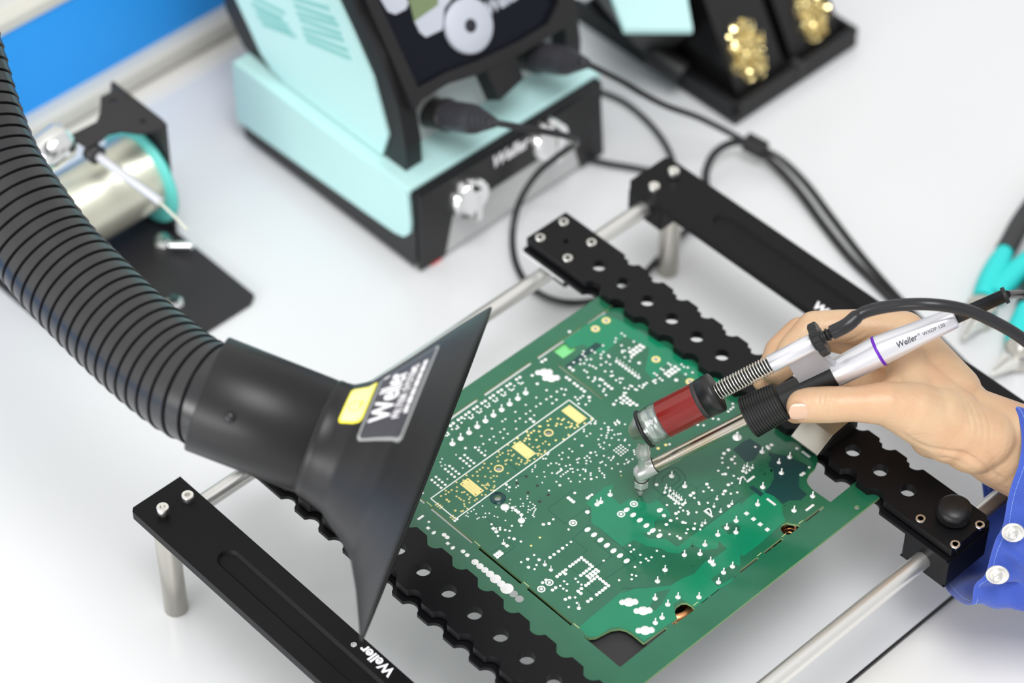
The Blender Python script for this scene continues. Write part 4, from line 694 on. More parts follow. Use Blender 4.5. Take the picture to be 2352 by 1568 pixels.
# filter tube above, parallel to the handle
G = J+V3(0, 0, 34.6); KG = .945
gs = lambda p: [(t*KG, r) for t, r in p]
WG = WX*KG        # filter assembly is a little shorter than the handle below it
part(MB().lathe(gs([(-8.6, .1), (-8.4, 3.4), (-7.4, 4.8), (-1.2, 9.4), (0, 10.2)]), G, WX, n=48), 'end_cone', 'brushed', IRON)
part(MB().lathe(gs([(-.6, 10.4), (-.6, 10.9), (1.0, 10.9), (1.0, 10.4)]), G, WX, n=48, caps=False), 'seal_ring', 'rubber', IRON)
part(MB().lathe(gs([(-.2, 9.9), (1.6, 10.5), (12.2, 10.5), (12.2, 9.9), (-.2, 9.9)]), G, WX, n=64, caps=False), 'glass_tube', 'glass', IRON)
part(MB().lathe(gs([(1.0, 6), (1.2, 9.0), (5, 9.3), (5.4, 8.6), (6.6, 8.6), (7.0, 9.3), (11.9, 9.5), (12.1, 6)]), G, WX, n=48), 'filter_seat', 'alu', IRON)
m = MB(); n = 96
ringr = lambda k, r: r if (k // 8) % 2 else r-.12
m.lathe(gs([(12.2, 4), (12.2, 10.5), (37.6, 10.5), (37.6, 4)]), G, WX, n=26, smooth=False); part(m, 'filter_cartridge', 'redfilter', IRON)
part(MB().lathe(gs([(35.2, 10.45), (35.3, 10.6), (37.2, 10.6), (37.3, 10.45)]), G, WX, n=64, caps=False), 'filter_band', 'dark', IRON)
part(MB().lathe(gs([(37.4, 10.0), (37.6, 10.9), (41.5, 10.9), (41.8, 11.2), (46.2, 11.2), (46.8, 10.8), (46.8, 2)]), G, WX, n=64), 'rear_cap', 'rubber', IRON)
part(MB().lathe(gs([(46.5, 3.4), (82, 3.4)]), G, WX, n=28), 'plunger_rod', 'rubber', IRON)
part(MB().lathe(gs([(37.4, 10.3), (37.5, 10.75), (39.8, 10.75), (39.9, 10.3)]), G, WX, n=64, caps=False), 'cap_ring', 'labelrim', IRON)
for t_, r_ in ((13.7, 3.9), (7.6, 3.5)): part(MB().lathe([(t_-.25, r_-.3), (t_-.2, r_), (t_+.2, r_), (t_+.25, r_-.3)], TIP, Zv, n=28), 'joint_gap', 'dark', IRON)
part(MB().lathe([(8.0, 4.3), (8.0, 4.35), (8.5, 4.35), (8.5, 3.9)], J, WX, n=36), 'tube_seam', 'dark', IRON)
m = MB(); ns = 19
part(m.tube([G+WG*(47.3+34*t/(ns*24))+(NU*math.cos(2*math.pi*t/24)+SD*math.sin(2*math.pi*t/24))*4.75 for t in range(ns*24+1)], .36, 8), 'coil_spring', 'spring', IRON)
part(MB().lathe(gs([(81, 3.5), (81, 4.5), (81.6, 4.9), (107.4, 4.9), (108, 4.5), (108, 3)]), G, WX, n=48), 'spring_housing', 'alu', IRON, 0)
m = MB(); n = 72; rr = lambda k: 9.6 if k % 6 < 4 else 8.9
vs = [G+WG*t+(NU*math.cos(2*math.pi*k/n)+SD*math.sin(2*math.pi*k/n))*rr(k)*q for t, q in ((109, .93), (109.6, 1), (113.4, 1), (114, .93)) for k in range(n)]
m.add(vs, [(i*n+k, i*n+(k+1) % n, (i+1)*n+(k+1) % n, (i+1)*n+k) for i in range(3) for k in range(n)]+[tuple(range(n))[::-1], tuple(range(3*n, 4*n))])
m.lathe(gs([(107.5, 4.0), (109.2, 4.0)]), G, WX, n=30); part(m, 'knurled_nut', 'rubber', IRON)
part(MB().lathe(gs([(113.8, 4.4), (114.6, 4.4), (114.8, 3.0), (116.6, 3.0), (116.8, 3.6), (117.6, 3.6), (117.8, 2.8), (121, 2.8)]), G, WX, n=30), 'hose_barb', 'rubber', IRON)
H0 = G+WG*119.5
dH = 1410
hx = [tuple(H0), tuple(H0+WX*9)]+[tuple(at(a, b, d=c)) for a, b, c in ((1985, 717, 1409), (2060, 701, 1405), (2140, 699, 1400), (2220, 712, 1402), (2290, 742, 1405), (2352, 780, 1410), (2420, 840, 1420), (2500, 940, 1440), (2640, 1250, 1490), (2840, 1700, 1550))]
part(MB().tube(spline(hx, 8), [3.9]*14+[3.3]*(8*(len(hx)-1)+1-14), 18), 'vacuum_hose', 'cable', IRON)
# bracket plate between the spring housing and the handle
a0, a1 = G+WG*89, G+WG*107; b0, b1 = J+WX*100+NU*7, J+WX*121+NU*6.2
o_ = SD*1.2
m = MB().hexa([a0-o_-NU*3.5, a1-o_-NU*3.5, b1-o_, b0-o_, a0+o_-NU*3.5, a1+o_-NU*3.5, b1+o_, b0+o_]); m.tube([a1-NU*4.2, b1], 1.7, 12)
part(m, 'bracket_plate', 'plate', IRON, .2)
# ------------------------------------------------------------------ hand and sleeve
def W(px, py, d): return at(px, py, d=d)
PR = thing('person', 'right hand in a blue work sleeve with open snap cuff, holding the desoldering iron', 'person', tuple(W(2240, 990, 1452)))
h = MB()
def chain(pts):
    for (a, ra), (b, rb) in zip(pts, pts[1:]): h.cap(a, b, ra, rb)
DT = 1428
# thumb
chain([(W(1846, 932, DT), 9.3), (W(1862, 930, DT), 9.7), (W(1905, 929, DT-2), 9.9), (W(1960, 928, DT-4), 9.4), (W(2035, 926, DT-2), 12.0), (W(2100, 945, DT+4), 16.0), (W(2185, 985, DT+14), 19.0)])
# index
idx = [(W(1779, 856, 1461), 6.8), (W(1800, 838, 1466), 7.6), (W(1822, 800, 1470), 8.3), (W(1868, 752, 1471), 9.2), (W(1925, 748, 1470), 9.0), (W(2010, 752, 1468), 10.2), (W(2078, 762, 1466), 11.5)]
chain(idx)
mid = [(W(1754, 873, 1477), 6.6), (W(1772, 848, 1481), 7.5), (W(1790, 806, 1485), 8.3), (W(1838, 765, 1487), 9.2), (W(1900, 768, 1488), 9.0), (W(2075, 800, 1488), 12)]
chain(mid)
chain([(W(1828, 944, 1468), 7.0), (W(1862, 935, 1476), 7.8), (W(1930, 880, 1492), 8.6), (W(2090, 850, 1502), 11)])
chain([(W(1900, 938, 1478), 6.6), (W(1940, 930, 1490), 7.4), (W(2000, 920, 1502), 8), (W(2110, 930, 1500), 12)])
# palm, back of the hand, web, wrist, forearm
wr = W(2238, 988, 1456)
for p, r in ((W(2078, 765, 1466), 11.8), (W(2092, 800, 1482), 12.5), (W(2100, 850, 1494), 12.5), (W(2125, 925, 1494), 12.5)): h.cap(p, wr, r, 19.5)
h.cap(W(2078, 765, 1466), W(2105, 940, 1436), 10.5, 13.5)
h.cap(W(2105, 790, 1462), W(2190, 900, 1454), 12.0, 15.5)
h.cap(W(2090, 860, 1452), W(2185, 960, 1442), 13, 17)
h.cap(W(2050, 905, 1440), W(2120, 850, 1462), 9, 12)
h.cap(W(2140, 1000, 1468), W(2195, 1012, 1464), 12.6, 12.4)
h.cap(W(2130, 940, 1480), W(2215, 990, 1468), 16, 17)
h.cap(wr, W(2300, 1028, 1459), 20.5, 21.5); h.cap(wr-RT*2-UP*2, W(2300, 1028, 1469)+UP, 20.0, 21.5)
h.cap(W(2300, 1028, 1461), W(2500, 1125, 1474), 22, 24); h.cap(W(2500, 1125, 1474), W(3050, 1430, 1500), 24, 26)
h.cap(W(2235, 962, 1452), W(2330, 1000, 1456), 17, 18)
h.cap(W(2195, 985, 1441), W(2262, 1003, 1446), 18.0, 17.5); h.cap(W(2160, 960, 1438), W(2235, 1010, 1446), 17.5, 18.5)
tmp = MB.build(h, 'tmp', 'skin'); rm = tmp.modifiers.new('remesh', 'REMESH'); rm.mode = 'VOXEL'; rm.voxel_size = 0.0006
smo = tmp.modifiers.new('smooth', 'SMOOTH'); smo.factor = 0.7; smo.iterations = 26
bpy.context.view_layer.update(); me = bpy.data.meshes.new_from_object(tmp.evaluated_get(bpy.context.evaluated_depsgraph_get())); bpy.data.objects.remove(tmp)
nv = len(me.vertices); co_ = np.empty(nv*3); me.vertices.foreach_get('co', co_); co_ = co_.reshape(-1, 3)/U
no_ = np.empty(nv*3); me.vertices.foreach_get('normal', no_); no_ = no_.reshape(-1, 3)
disp = np.zeros(nv)
def scr(P):          # position across the hand as seen from the photographer's side, used only to place folds of skin
    v = P-CAM; z = v@FW; return 1176+FPX*(v@RT)/z, 784-FPX*(v@UP)/z
SX, SY = scr(co_); face = no_@(-FW)
def fold(pts, depth, wd, facing=True):       # a fold line running along the skin, pts in photograph pixels
    Q = np.array([p[:2] for p in spline([(a, b, 0) for a, b in pts], 6)]); d = np.full(nv, 1e9); u = np.zeros(nv)
    for k, (a, b) in enumerate(zip(Q, Q[1:])):
        ab = b-a; t = np.clip(((SX-a[0])*ab[0]+(SY-a[1])*ab[1])/(ab@ab), 0, 1); dd = np.hypot(SX-a[0]-ab[0]*t, SY-a[1]-ab[1]*t)
        m_ = dd < d; d[m_] = dd[m_]; u[m_] = (k+t[m_])/(len(Q)-1)
    fade = np.clip(np.minimum(u, 1-u)*5, 0.15, 1); g = np.exp(-(d/wd)**2)*fade
    disp[:] -= depth*g*np.clip(face*2, 0, 1)
def swell(px_, py_, rx, ry, hgt): disp[:] += hgt*np.exp(-((SX-px_)/rx)**2-((SY-py_)/ry)**2)*np.clip(face*2, 0, 1)
for k, x in enumerate((1884, 1896, 1908, 1921)): fold([(x+4, 893), (x-3, 915), (x-2, 938), (x+6, 956)], (.28, .42, .36, .22)[k], 3.0)
fold([(1900, 918), (1912, 922), (1918, 930)], .3, 3); swell(1898, 925, 22, 20, .35)
fold([(1872, 722), (1880, 735), (1876, 752)], .35, 3.5); fold([(1884, 716), (1893, 727), (1892, 742)], .25, 3.2); fold([(1862, 735), (1850, 760), (1820, 800)], .5, 4.5)
fold([(2002, 770), (1980, 783), (1955, 800)], .5, 4); fold([(1995, 757), (1965, 776), (1940, 786)], .35, 3.5); fold([(2010, 775), (1992, 795), (1975, 805)], .35, 3.5)
for k in range(6): fold([(1995+k*9, 888+k*2), (2015+k*9, 872-k*2), (2040+k*9, 858-k*3)], .22, 3.0)
for k in range(7): fold([(2085+k*12, 1003+k*5), (2120+k*12, 998+k*7), (2165+k*12, 1003+k*8)], .2+.05*(k % 2), 3.0)
fold([(2060, 985), (2100, 1015), (2150, 1032), (2200, 1040), (2240, 1052)], .7, 5); fold([(2190, 1030), (2230, 1050), (2280, 1085), (2310, 1105)], .7, 6)
fold([(2200, 1000), (2250, 1020), (2300, 1055)], .35, 6); fold([(2150, 1050), (2180, 1052), (2210, 1062)], .3, 3)
for k in range(4): fold([(2205+k*16, 905+k*6), (2225+k*16, 955+k*6), (2232+k*14, 1005+k*6)], .16, 3.2)
swell(2085, 925, 60, 40, .8); swell(2165, 930, 38, 60, .6); swell(2240, 1075, 60, 14, .5); swell(2075, 755, 30, 26, .5)
rs = np.random.RandomState(3)
for k in range(70):      # fine skin lines
    x, y = rs.uniform(1990, 2320), rs.uniform(820, 1090); a = rs.normal(-.5, .35); L_ = rs.uniform(14, 34); fold([(x, y), (x+L_*.5*math.cos(a), y+L_*.5*math.sin(a)+2), (x+L_*math.cos(a), y+L_*math.sin(a))], .09, 2.4)
co2 = (co_+no_*disp[:, None]-V3(*PR['_o']))*U; me.vertices.foreach_set('co', co2.reshape(-1)); me.materials.clear(); me.materials.append(K['skin'])
me.polygons.foreach_set('use_smooth', [True]*len(me.polygons)); me.update()
hb = bpy.data.objects.new('hand', me); sc.collection.objects.link(hb); hb.parent = PR; hb['_o'] = PR['_o']
# nails
def nail(c, ax, nrmv, a, b, t):
    ax = nrm(ax); nv = nrm(nrmv-ax*np.dot(nrmv, ax)); sd = np.cross(nv, ax); m = MB(); n = 14; vs = []
    for j in range(n+1):
        v = -1+2*j/n
        for i in range(n+1):
            u = -1+2*i/n
            k = u*b*math.sqrt(max(0.0, 1-abs(v)**3.2)); an = k/(b*1.45)
            vs.append(c+ax*v*a+sd*math.sin(an)*b*1.45+nv*(math.cos(an)-1)*b*1.45-nv*(v*v)*.35)
    f = [(j*(n+1)+i, j*(n+1)+i+1, (j+1)*(n+1)+i+1, (j+1)*(n+1)+i) for j in range(n) for i in range(n)]
    m.add(vs, f, True)
    o = part(m, 'fingernail', 'nail', hb); s_ = o.modifiers.new('solid', 'SOLIDIFY'); s_.thickness = 0.0007; s_.offset = 0; return o
tn = -FW*.93-UP*.33-RT*.10
nail(W(1836, 932, DT)+nrm(tn)*9.25, W(1846, 932, DT)-W(1905, 929, DT), tn, 5.4, 4.9, 1)
# sleeve: the open cuff lofted back up the arm
edge = [(2313, 928, 1447), (2334, 948, 1442), (2345, 1000, 1436), (2340, 1060, 1432), (2324, 1107, 1432), (2313, 1149, 1433), (2303, 1204, 1434), (2286, 1238, 1435), (2276, 1269, 1437), (2262, 1317, 1440), (2238, 1342, 1443), (2229, 1386, 1448),
        (2196, 1374, 1470), (2167, 1338, 1490), (2178, 1290, 1508), (2222, 1230, 1518), (2258, 1170, 1520), (2254, 1095, 1518), (2262, 1010, 1512), (2285, 950, 1490)]
drift = [(190, 60, 5)]*8+[(185, 20, 6)]*2+[(190, -10, 10)]*2+[(200, -25, 10)]*2+[(230, 0, 0)]*4+[(215, 40, 0)]*2
E0 = spline([W(*p) for p in edge+[edge[0]]], 6)[:-1]
E1_ = spline([W(p[0]+3.6*d[0], p[1]+3.6*(d[1]+25), p[2]+2*d[2]) for p, d in zip(edge+[edge[0]], drift+[drift[0]])], 6)[:-1]
nS = len(E0); rows = 60; vs = []
cen = sum(E0)/nS
for j in range(rows+1):
    t = j/rows
    for i in range(nS):
        p = E0[i]*(1-t)+E1_[i]*t; c_ = cen*(1-t)+(sum(E1_)/nS)*t; o = nrm(p-c_)
        fold = 1.3*math.sin(i*.35+t*30)+.9*math.sin(i*.9-t*46+1)+2.2*math.sin(i*.16+t*14.0)
        p = p+o*fold*min(1, t*13)
        if j == 0: p = p+o*.3
        vs.append(p)
m = MB(); m.add(vs, [(j*nS+i, j*nS+(i+1) % nS, (j+1)*nS+(i+1) % nS, (j+1)*nS+i) for j in range(rows) for i in range(nS)], True)
SL = part(m, 'sleeve', 'cloth', PR); s_ = SL.modifiers.new('solid', 'SOLIDIFY'); s_.thickness = 0.0013; s_.offset = 0
sb = SL.modifiers.new('sub', 'SUBSURF'); sb.levels = 1; sb.render_levels = 1
st = MB()
def surf(i, t):
    a = int(i) % nS; j = t*rows; j0 = int(j); f = j-j0
    return V3(*vs[j0*nS+a])*(1-f)+V3(*vs[(j0+1)*nS+a])*f
for i in range(0, nS):
    for tt in (.018,):
        p = surf(i, tt); q = surf(i+1, tt); o = nrm(p-cen-(nrm(E1_[0]-E0[0])*np.dot(p-cen, nrm(E1_[0]-E0[0]))))
        for k in range(2):
            a, b = p+(q-p)*(k*.5+.05), p+(q-p)*(k*.5+.36)
            for sg in (1, -1): st.tube([a+o*.75*sg, b+o*.75*sg], .22, 5)
part(st, 'hem_stitching', 'stitch', SL)
def snap(px, py, d):
    c = W(px, py, d); ax = nrm(-FW*.72-UP*.5-RT*.15); m = MB()
    m.lathe([(0, 6.2), (.7, 6.2), (1.0, 5.7), (1.0, 5.0), (.4, 4.6), (.3, 3.0), (.6, 2.4), (3.0, 1.9), (3.9, 2.2), (4.4, 1.8), (4.5, .01)], c, ax, n=36)
    part(m, 'snap_stud', 'steel', SL)
snap(2327, 1222, 1426); snap(2291, 1319, 1431)
# ------------------------------------------------------------------ lower supply unit
Z1 = 68.0; YL, YR, XB, XF = 80, 247, -431, -257
SU = thing('supply_unit', 'turquoise and black base unit with two silver knobs, under the large control station', 'solder station base', (-344, 163, 0))
part(MB().prism([(XB+3, 4), (XF-3, 4), (XF, 8), (XF, Z1-6), (XF-3, Z1-4), (XB+3, Z1-16), (XB, 30)], YL+2, YR-2, fr=(V3(0, 0, 0), V3(1, 0, 0), V3(0, 0, 1), V3(0, 1, 0))), 'housing', 'blackp', SU, 1)
# turquoise shell: top plate plus side cheeks with a rounded front lobe
XZ = (V3(0, 0, 0), V3(1, 0, 0), V3(0, 0, 1), V3(0, 1, 0))
cheek = [(XB-1, 17), (-300, 22.5), (-275, 24), (-266, 26.5), (-260.5, 33), (-259.5, 41), (-261, Z1-8), (-262, Z1), (XB-1, Z1)]
for ya, yb in ((YL-.5, YL+3), (YR-3, YR+.5)): part(MB().prism(cheek, ya, yb, fr=XZ), 'side_cheek', 'turq', SU, 1.4, 3)
part(MB().box(XB-1, -262, YL+1, YR-1, Z1-4, Z1+.4), 'top_cover', 'turq', SU, 1.4, 3)
YZ = (V3(XF, 0, 0), V3(0, 1, 0), V3(0, 0, 1), V3(1, 0, 0))
part(MB().prism([(YL+3, 3), (YL+24, 3), (YL+31, 34), (YR-31, 34), (YR-22, 3), (YR-1, 3), (YR-6, Z1-6), (YL+3, Z1-2)], 0, 3.0, fr=YZ), 'front_bezel', 'blackp', SU, .8)
part(MB().prism([(YL+22, 3), (YL+24, 26), (YL+34, 36), (YR-52, 36), (YR-34, 42), (YR-22, 36), (YR-8, 4)], -1, 2.0, fr=YZ), 'front_panel', 'panel', SU)
for px_, py_ in ((1085, 458), (1268, 325)):
    c = at(px_, py_, x=XF+9); k = MB(); k.lathe([(-6, 14.2), (1.5, 14.2), (2.5, 13.4)], (XF+1.5+6, c[1], c[2]), (1, 0, 0), n=48)
    kn = part(k, 'control_knob', 'chrome', SU)
    part(MB().box(XF+9, XF+17, c[1]-2.6, c[1]+2.6, c[2]-12.5, c[2]+12.5), 'knob_grip', 'chrome', kn, 1)
t = MB(); p0 = at(1133, 388, x=XF+3); text_on(t, 'Weller', lambda x, y, l: V3(XF+3+l, p0[1]+x, p0[2]+y), 32, 10.5, .2, .035); part(t, 'printed_logo', 'white', SU)
for x in (XB+15, XF-12):
    for y in (YL+14, YR-14): part(MB().lathe([(0, 6), (4.2, 6)], (x, y, 0), n=20), 'rubber_foot', 'rubber', SU)
part(MB().box(XF-6, XF+2.5, YL+13, YL+21, .2, 4.0), 'indicator', 'red', SU, label='small red piece under the front corner')
# ------------------------------------------------------------------ control station on top
CS = thing('control_station', 'large black and turquoise control station with sloping display and round grey dial', 'soldering station', (-350, 165, Z1+.4))
ZS = Z1+.4
sil = [(-436, 70), (-452, 92), (-462, 150), (-470, 232), (-380, 240), (-350, 223), (-331, 196), (-315, 169), (-296, 147), (-281, 117), (-275.5, 88), (-275, ZS), (-430, ZS)]
yl, yr = 91.5, 243
part(MB().prism(sil[:4]+[(-390, 238), (-369, 216), (-352, 192), (-335, 168), (-318, 146), (-303, 117), (-300, 88), (-300, ZS)]+[(-430, ZS)], yl+1.5, yr-1.5, fr=XZ), 'housing', 'blackp', CS, 1)
fr_out = [(-380, 240), (-350, 223), (-331, 196), (-315, 169), (-296, 147), (-281, 117), (-275.5, 88), (-275, ZS), (-297, ZS), (-304, 117), (-320, 146), (-338, 170), (-354, 195), (-372, 218), (-390, 232)]
for ya, yb in ((yl, yl+13), (yr-12, yr)): part(MB().prism(fr_out, ya, yb, fr=XZ), 'side_frame', 'blackp', CS, 2.0, 3)
tq = [(-462, 170), (-447, 134), (-435, 112), (-423, 95), (-413, 80), (-403, 73), (-390, ZS+1.5), (-296, ZS+1.2), (-289.5, 90), (-302, 129), (-318.7, 154), (-332, 172), (-352, 199), (-374, 222), (-390, 234), (-466, 230)]
part(MB().prism(tq, yl-2.2, yl+2, fr=XZ), 'side_panel', 'turq', CS, 1.6, 3); part(MB().prism(tq, yr-2, yr+2.2, fr=XZ), 'side_panel', 'turq', CS, 1.6, 3)
vt = MB()
for (ax_, ay_, bx_, by_) in ((582, -6, 655, 30), (578, 8, 648, 42), (588, 24, 662, 58), (592, 38, 670, 72), (602, 54, 680, 84), (668, -6, 757, 20), (676, 12, 770, 44), (682, 30, 778, 58), (688, 44, 784, 78), (694, 64, 790, 92), (698, 78, 800, 116), (704, 92, 806, 134)):
    a, b = at(ax_, ay_, y=yl-2.2), at(bx_, by_, y=yl-2.2); d = nrm(b-a); nn = np.cross(d, (0, 1, 0))*1.5
    vt.hexa([a-nn+V3(0, .3, 0), b-nn+V3(0, .3, 0), b+nn+V3(0, .3, 0), a+nn+V3(0, .3, 0), a-nn-V3(0, .25, 0), b-nn-V3(0, .25, 0), b+nn-V3(0, .25, 0), a+nn-V3(0, .25, 0)])
part(vt, 'vent_slots', 'turqd', CS)
# sloping display panel between the frames
PN = nrm((.83, 0, .56)); PO = V3(-302, 0, 147); PS = V3(-.56, 0, .83)      # origin, climbing direction
def P3(y, s, l=0): return PO+V3(0, y, 0)+PS*s+PN*l
def pp(x, y): q = on_plane(x, y, PO, PN); return (q[1], float(np.dot(q-PO, PS)))
bz = [pp(1000, 215), pp(1090, 158), pp(1175, 118), pp(1232, 68), pp(1262, 20)]
out = [(yl+6, -43), (yl+16, -40), (yl+36, -37), bz[1], bz[2], (yr-24, -44), (yr-6, -46), (yr-6, 80), (yl+6, 80)]
FP = (PO, V3(0, 1, 0), PS, PN)
inn = [(yl+15, -30), (yl+38, -31), (yl+62, -35), (yl+96, -38), (yr-30, -38), (yr-17, -30), (yr-13, -14), (yr-13, 74), (yl+13, 74)]
part(MB().prism([(yl+6, -42), (yl+14, -38), (yl+36, -38), (yl+60, -43), (yl+96, -46), (yr-20, -46), (yr-6, -44), (yr-6, 80), (yl+6, 80)], 0, 7, [inn], fr=FP), 'display_bezel', 'blackp', CS, 2.2, 3)
part(MB().prism(inn, 0, 2.5, fr=FP), 'display_panel', 'screen', CS)
def flat(name, m, pts, l0=2.5, l1=3.3, parent=CS, bv=.6): return part(MB().prism([pp(*p) for p in pts], l0, l1, fr=FP), name, m, parent, bv)
flat('keypad', 'key', [(868, 0), (885, 28), (902, 34), (926, 22), (932, 8), (915, -30), (860, -30)])
flat('keypad', 'key', [(946, 50), (958, 75), (972, 86), (1010, 68), (1014, 20), (1045, -20), (1000, -20), (1000, 12)], bv=.3)
flat('display_screen', 'lcd', [(926, -30), (946, 50), (1008, 12), (1030, -30)], 2.5, 3.0)
dc = pp(1068, 60); dr = 17.5
dl = part(MB().lathe([(2.4, dr), (5.5, dr), (6.5, dr-1.2), (6.3, 4.6)], P3(dc[0], dc[1]), PN, n=48), 'dial_ring', 'key', CS)
part(MB().lathe([(5.8, 4.6), (6.6, 4.2), (7.0, 2), (6.6, 0.01)], P3(dc[0], dc[1]), PN, n=32, caps=False), 'dial_centre', 'ink', dl)
t = MB(); q0 = pp(1120, 36)
text_on(t, 'Weller', lambda x, y, l: P3(q0[0]+x, q0[1]+y, 2.6+l), 27, 9, .2, .03); part(t, 'printed_logo', 'key', CS)
# recess with sockets below the display
part(MB().box(-300, -290, yl+12, yr-12, ZS, 110), 'socket_panel', 'panel', CS)
part(MB().prism([pp(1105, 165), pp(1170, 128), pp(1190, 180), pp(1135, 232)], -8, 6, fr=FP), 'port_cover', 'blackp', CS, 1)
PD = nrm((.894, 0, .447))
def plug(px_, py_, label, cabpts, xs=-281):
    c = at(px_, py_, x=xs); T_ = thing('plug_lead', label, 'cable', tuple(c), 'plug leads of the control station')
    part(MB().lathe([(-12, 9.8), (4, 9.8), (5, 10.6), (8, 10.6), (9, 9.6)], c, PD, n=36), 'socket_ring', 'rubber', T_)
    m = MB().lathe([(8, 9.6), (30, 9.6), (34, 9.2), (36, 8.8)], c, PD, n=36); part(m, 'plug_body', 'plug', T_)
    pr = [(35, 8.8)]
    for k in range(5): a = 36+k*4; r = 8.4-1.15*k; pr += [(a, r), (a+2.6, r-.4), (a+2.8, r-1.6), (a+3.9, r-1.6)]
    part(MB().lathe(pr, c, PD, n=32, smooth=False), 'strain_boot', 'plug', T_)
    e = c+PD*54
    part(MB().tube(spline([c+PD*48, e]+cabpts, 8), 2.15, 12), 'cord', 'cable', T_)
    return e
A_ = lambda x, y, z: at(x, y, z=z)
plug(1012, 262, 'lower left plug of the control station, cord looping down to the mat',
     [A_(1250, 302, 106), A_(1312, 316, 92), A_(1322, 330, 80), A_(1290, 352, 62), A_(1235, 398, 40), A_(1195, 460, 22), A_(1178, 530, 8), A_(1184, 600, 4), A_(1215, 655, 4), A_(1270, 688, 4), A_(1340, 694, 4), A_(1420, 672, 4), A_(1480, 628, 4), A_(1530, 575, 4), A_(1600, 520, 4), A_(1700, 560, 4)])
plug(1222, 130, 'upper right plug in the control station, its black cord running to the cable clip',
     [A_(1425, 185, 96), A_(1475, 215, 84), A_(1530, 243, 68), A_(1600, 268, 50), A_(1660, 297, 34), A_(1722, 330, 16), A_(1790, 362, 8), A_(1850, 418, 4), A_(1905, 490, 4), A_(1970, 575, 4), A_(2025, 640, 4), A_(2080, 700, 4), A_(2140, 760, 4), A_(2230, 850, 4)])
def cord(label, pts, r=2.1, name='loose_cable'):
    o = MB().tube(spline(pts, 8), r, 12).build(name, 'cable', None, loc=tuple(pts[len(pts)//2])); tag(o, label, 'cable', 'loose cords on the mat'); return o
cord('black cord looping from the far holder bar up to the cable clip',
     [A_(1640, 470, 3), A_(1622, 425, 5), A_(1624, 385, 10), A_(1645, 348, 14), A_(1685, 327, 15), A_(1722, 334, 13), A_(1778, 378, 8), A_(1835, 440, 5), A_(1890, 515, 3), A_(1950, 590, 3), A_(2010, 650, 3), A_(2072, 712, 3)], 2.6)
cord('black cord lying between the right silver knob and the far holder bar', [A_(1290, 352, 6), A_(1330, 362, 3), A_(1400, 376, 3), A_(1470, 388, 3), A_(1560, 410, 3), A_(1640, 500, 3)])
cord('thin grey-black hose curving from behind the base unit to the far holder bar', [A_(1330, 190, 4), A_(1380, 210, 3), A_(1440, 238, 3), A_(1500, 292, 3), A_(1538, 350, 3), A_(1560, 420, 3), A_(1600, 500, 3)], 2.0)
c_ = A_(1735, 335, 15); d_ = nrm(A_(1765, 352, 14)-A_(1700, 318, 18))
o = MB().hexa([c_+d_*a+np.cross(d_, (0, 0, 1))*b+V3(0, 0, z) for z in (-4.0, 4.0) for a, b in ((-8, -6), (8, -6), (8, 6), (-8, 6))]).build('cable_clip', 'rubber', None, 1.5, loc=tuple(c_)); tag(o, 'small black clip joining two black cords on the mat', 'cable clip')
# ------------------------------------------------------------------ iron rest with brass wool
IR = thing('iron_rest', 'black iron rest with turquoise panel and two openings full of brass wool', 'soldering iron rest', (-290, 395, 0))
hx0, hx1, hy0, hy1 = -372, -214, 331, 455
m = MB().box(hx0, hx1, hy0, hy1, 0, 9); m.box(hx1-6, hx1, hy0, hy1, 9, 17); m.box(hx0, hx1, hy0, hy0+6, 9, 17); m.box(hx0, hx1, hy1-5, hy1, 9, 17); part(m, 'tray', 'blackp', IR, 2.5, 3)
part(MB().box(hx1-8, hx1+.4, 393, 398, 9, 17.5), 'tray_seam', 'dark', IR)
def hopper(ya, yb, cx, cy, rx, ry):
    prof = [(-224, 9), (-262, 74), (-345, 96), (-366, 9)]
    part(MB().prism(prof, ya, yb, fr=XZ), 'wool_hopper', 'blackp', IR, 3, 3)
    n_ = nrm((65, 0, 38)); o_ = V3(-243, 0, 41.5)
    q = on_plane(cx, cy, o_, n_); up_ = nrm((-38, 0, 65)); m = MB(); yv = V3(0, 1, 0)
    vs = [q+n_*.4+yv*rx*math.cos(a)+up_*ry*math.sin(a) for a in [2*math.pi*k/32 for k in range(32)]]
    m.add(vs, [tuple(range(32))]); part(m, 'opening', 'dark', IR)
    w_ = MB()
    for k in range(150):
        a = random.uniform(0, 6.28); rr = math.sqrt(random.random())*.86; c = q+yv*rx*rr*math.cos(a)+up_*ry*rr*math.sin(a)+n_*random.uniform(-2, 5)
        u_ = nrm(np.random.RandomState(k).normal(size=3)); v_ = nrm(np.cross(u_, np.random.RandomState(k+500).normal(size=3))); R_ = random.uniform(2.5, 5); t0 = random.uniform(0, 6)
        w_.tube([c+(u_*math.cos(t)+v_*math.sin(t))*R_ for t in [t0+j*.5 for j in range(9)]], .55, 5, flat=.4)
    for k in range(70):      # flat facets added for sparkle, turned to mirror the key light to the camera
        a = random.uniform(0, 6.28); rr = math.sqrt(random.random())*.9; c = q+yv*rx*rr*math.cos(a)+up_*ry*rr*math.sin(a)+n_*random.uniform(1, 6)
        nn = nrm(nrm((.36, -.6, .75))+np.random.RandomState(k+900).normal(size=3)*.22); u_ = nrm(np.cross(nn, (0, 0, 1))); v_ = np.cross(nn, u_); e = random.uniform(.8, 1.5)
        w_.add([c-u_*e-v_*e*.8, c+u_*e-v_*e*.8, c+u_*e+v_*e*.8, c-u_*e+v_*e*.8], [(0, 1, 2, 3)])
    part(w_, 'brass_wool', 'brass', IR)['kind'] = 'stuff'
hopper(345, 391, 1708, 116, 16, 24); hopper(400, 448, 1858, 22, 15, 24)
q = [A_(1395, -30, 92), A_(1432, 66, 78), A_(1592, 66, 78), A_(1575, -30, 92)]
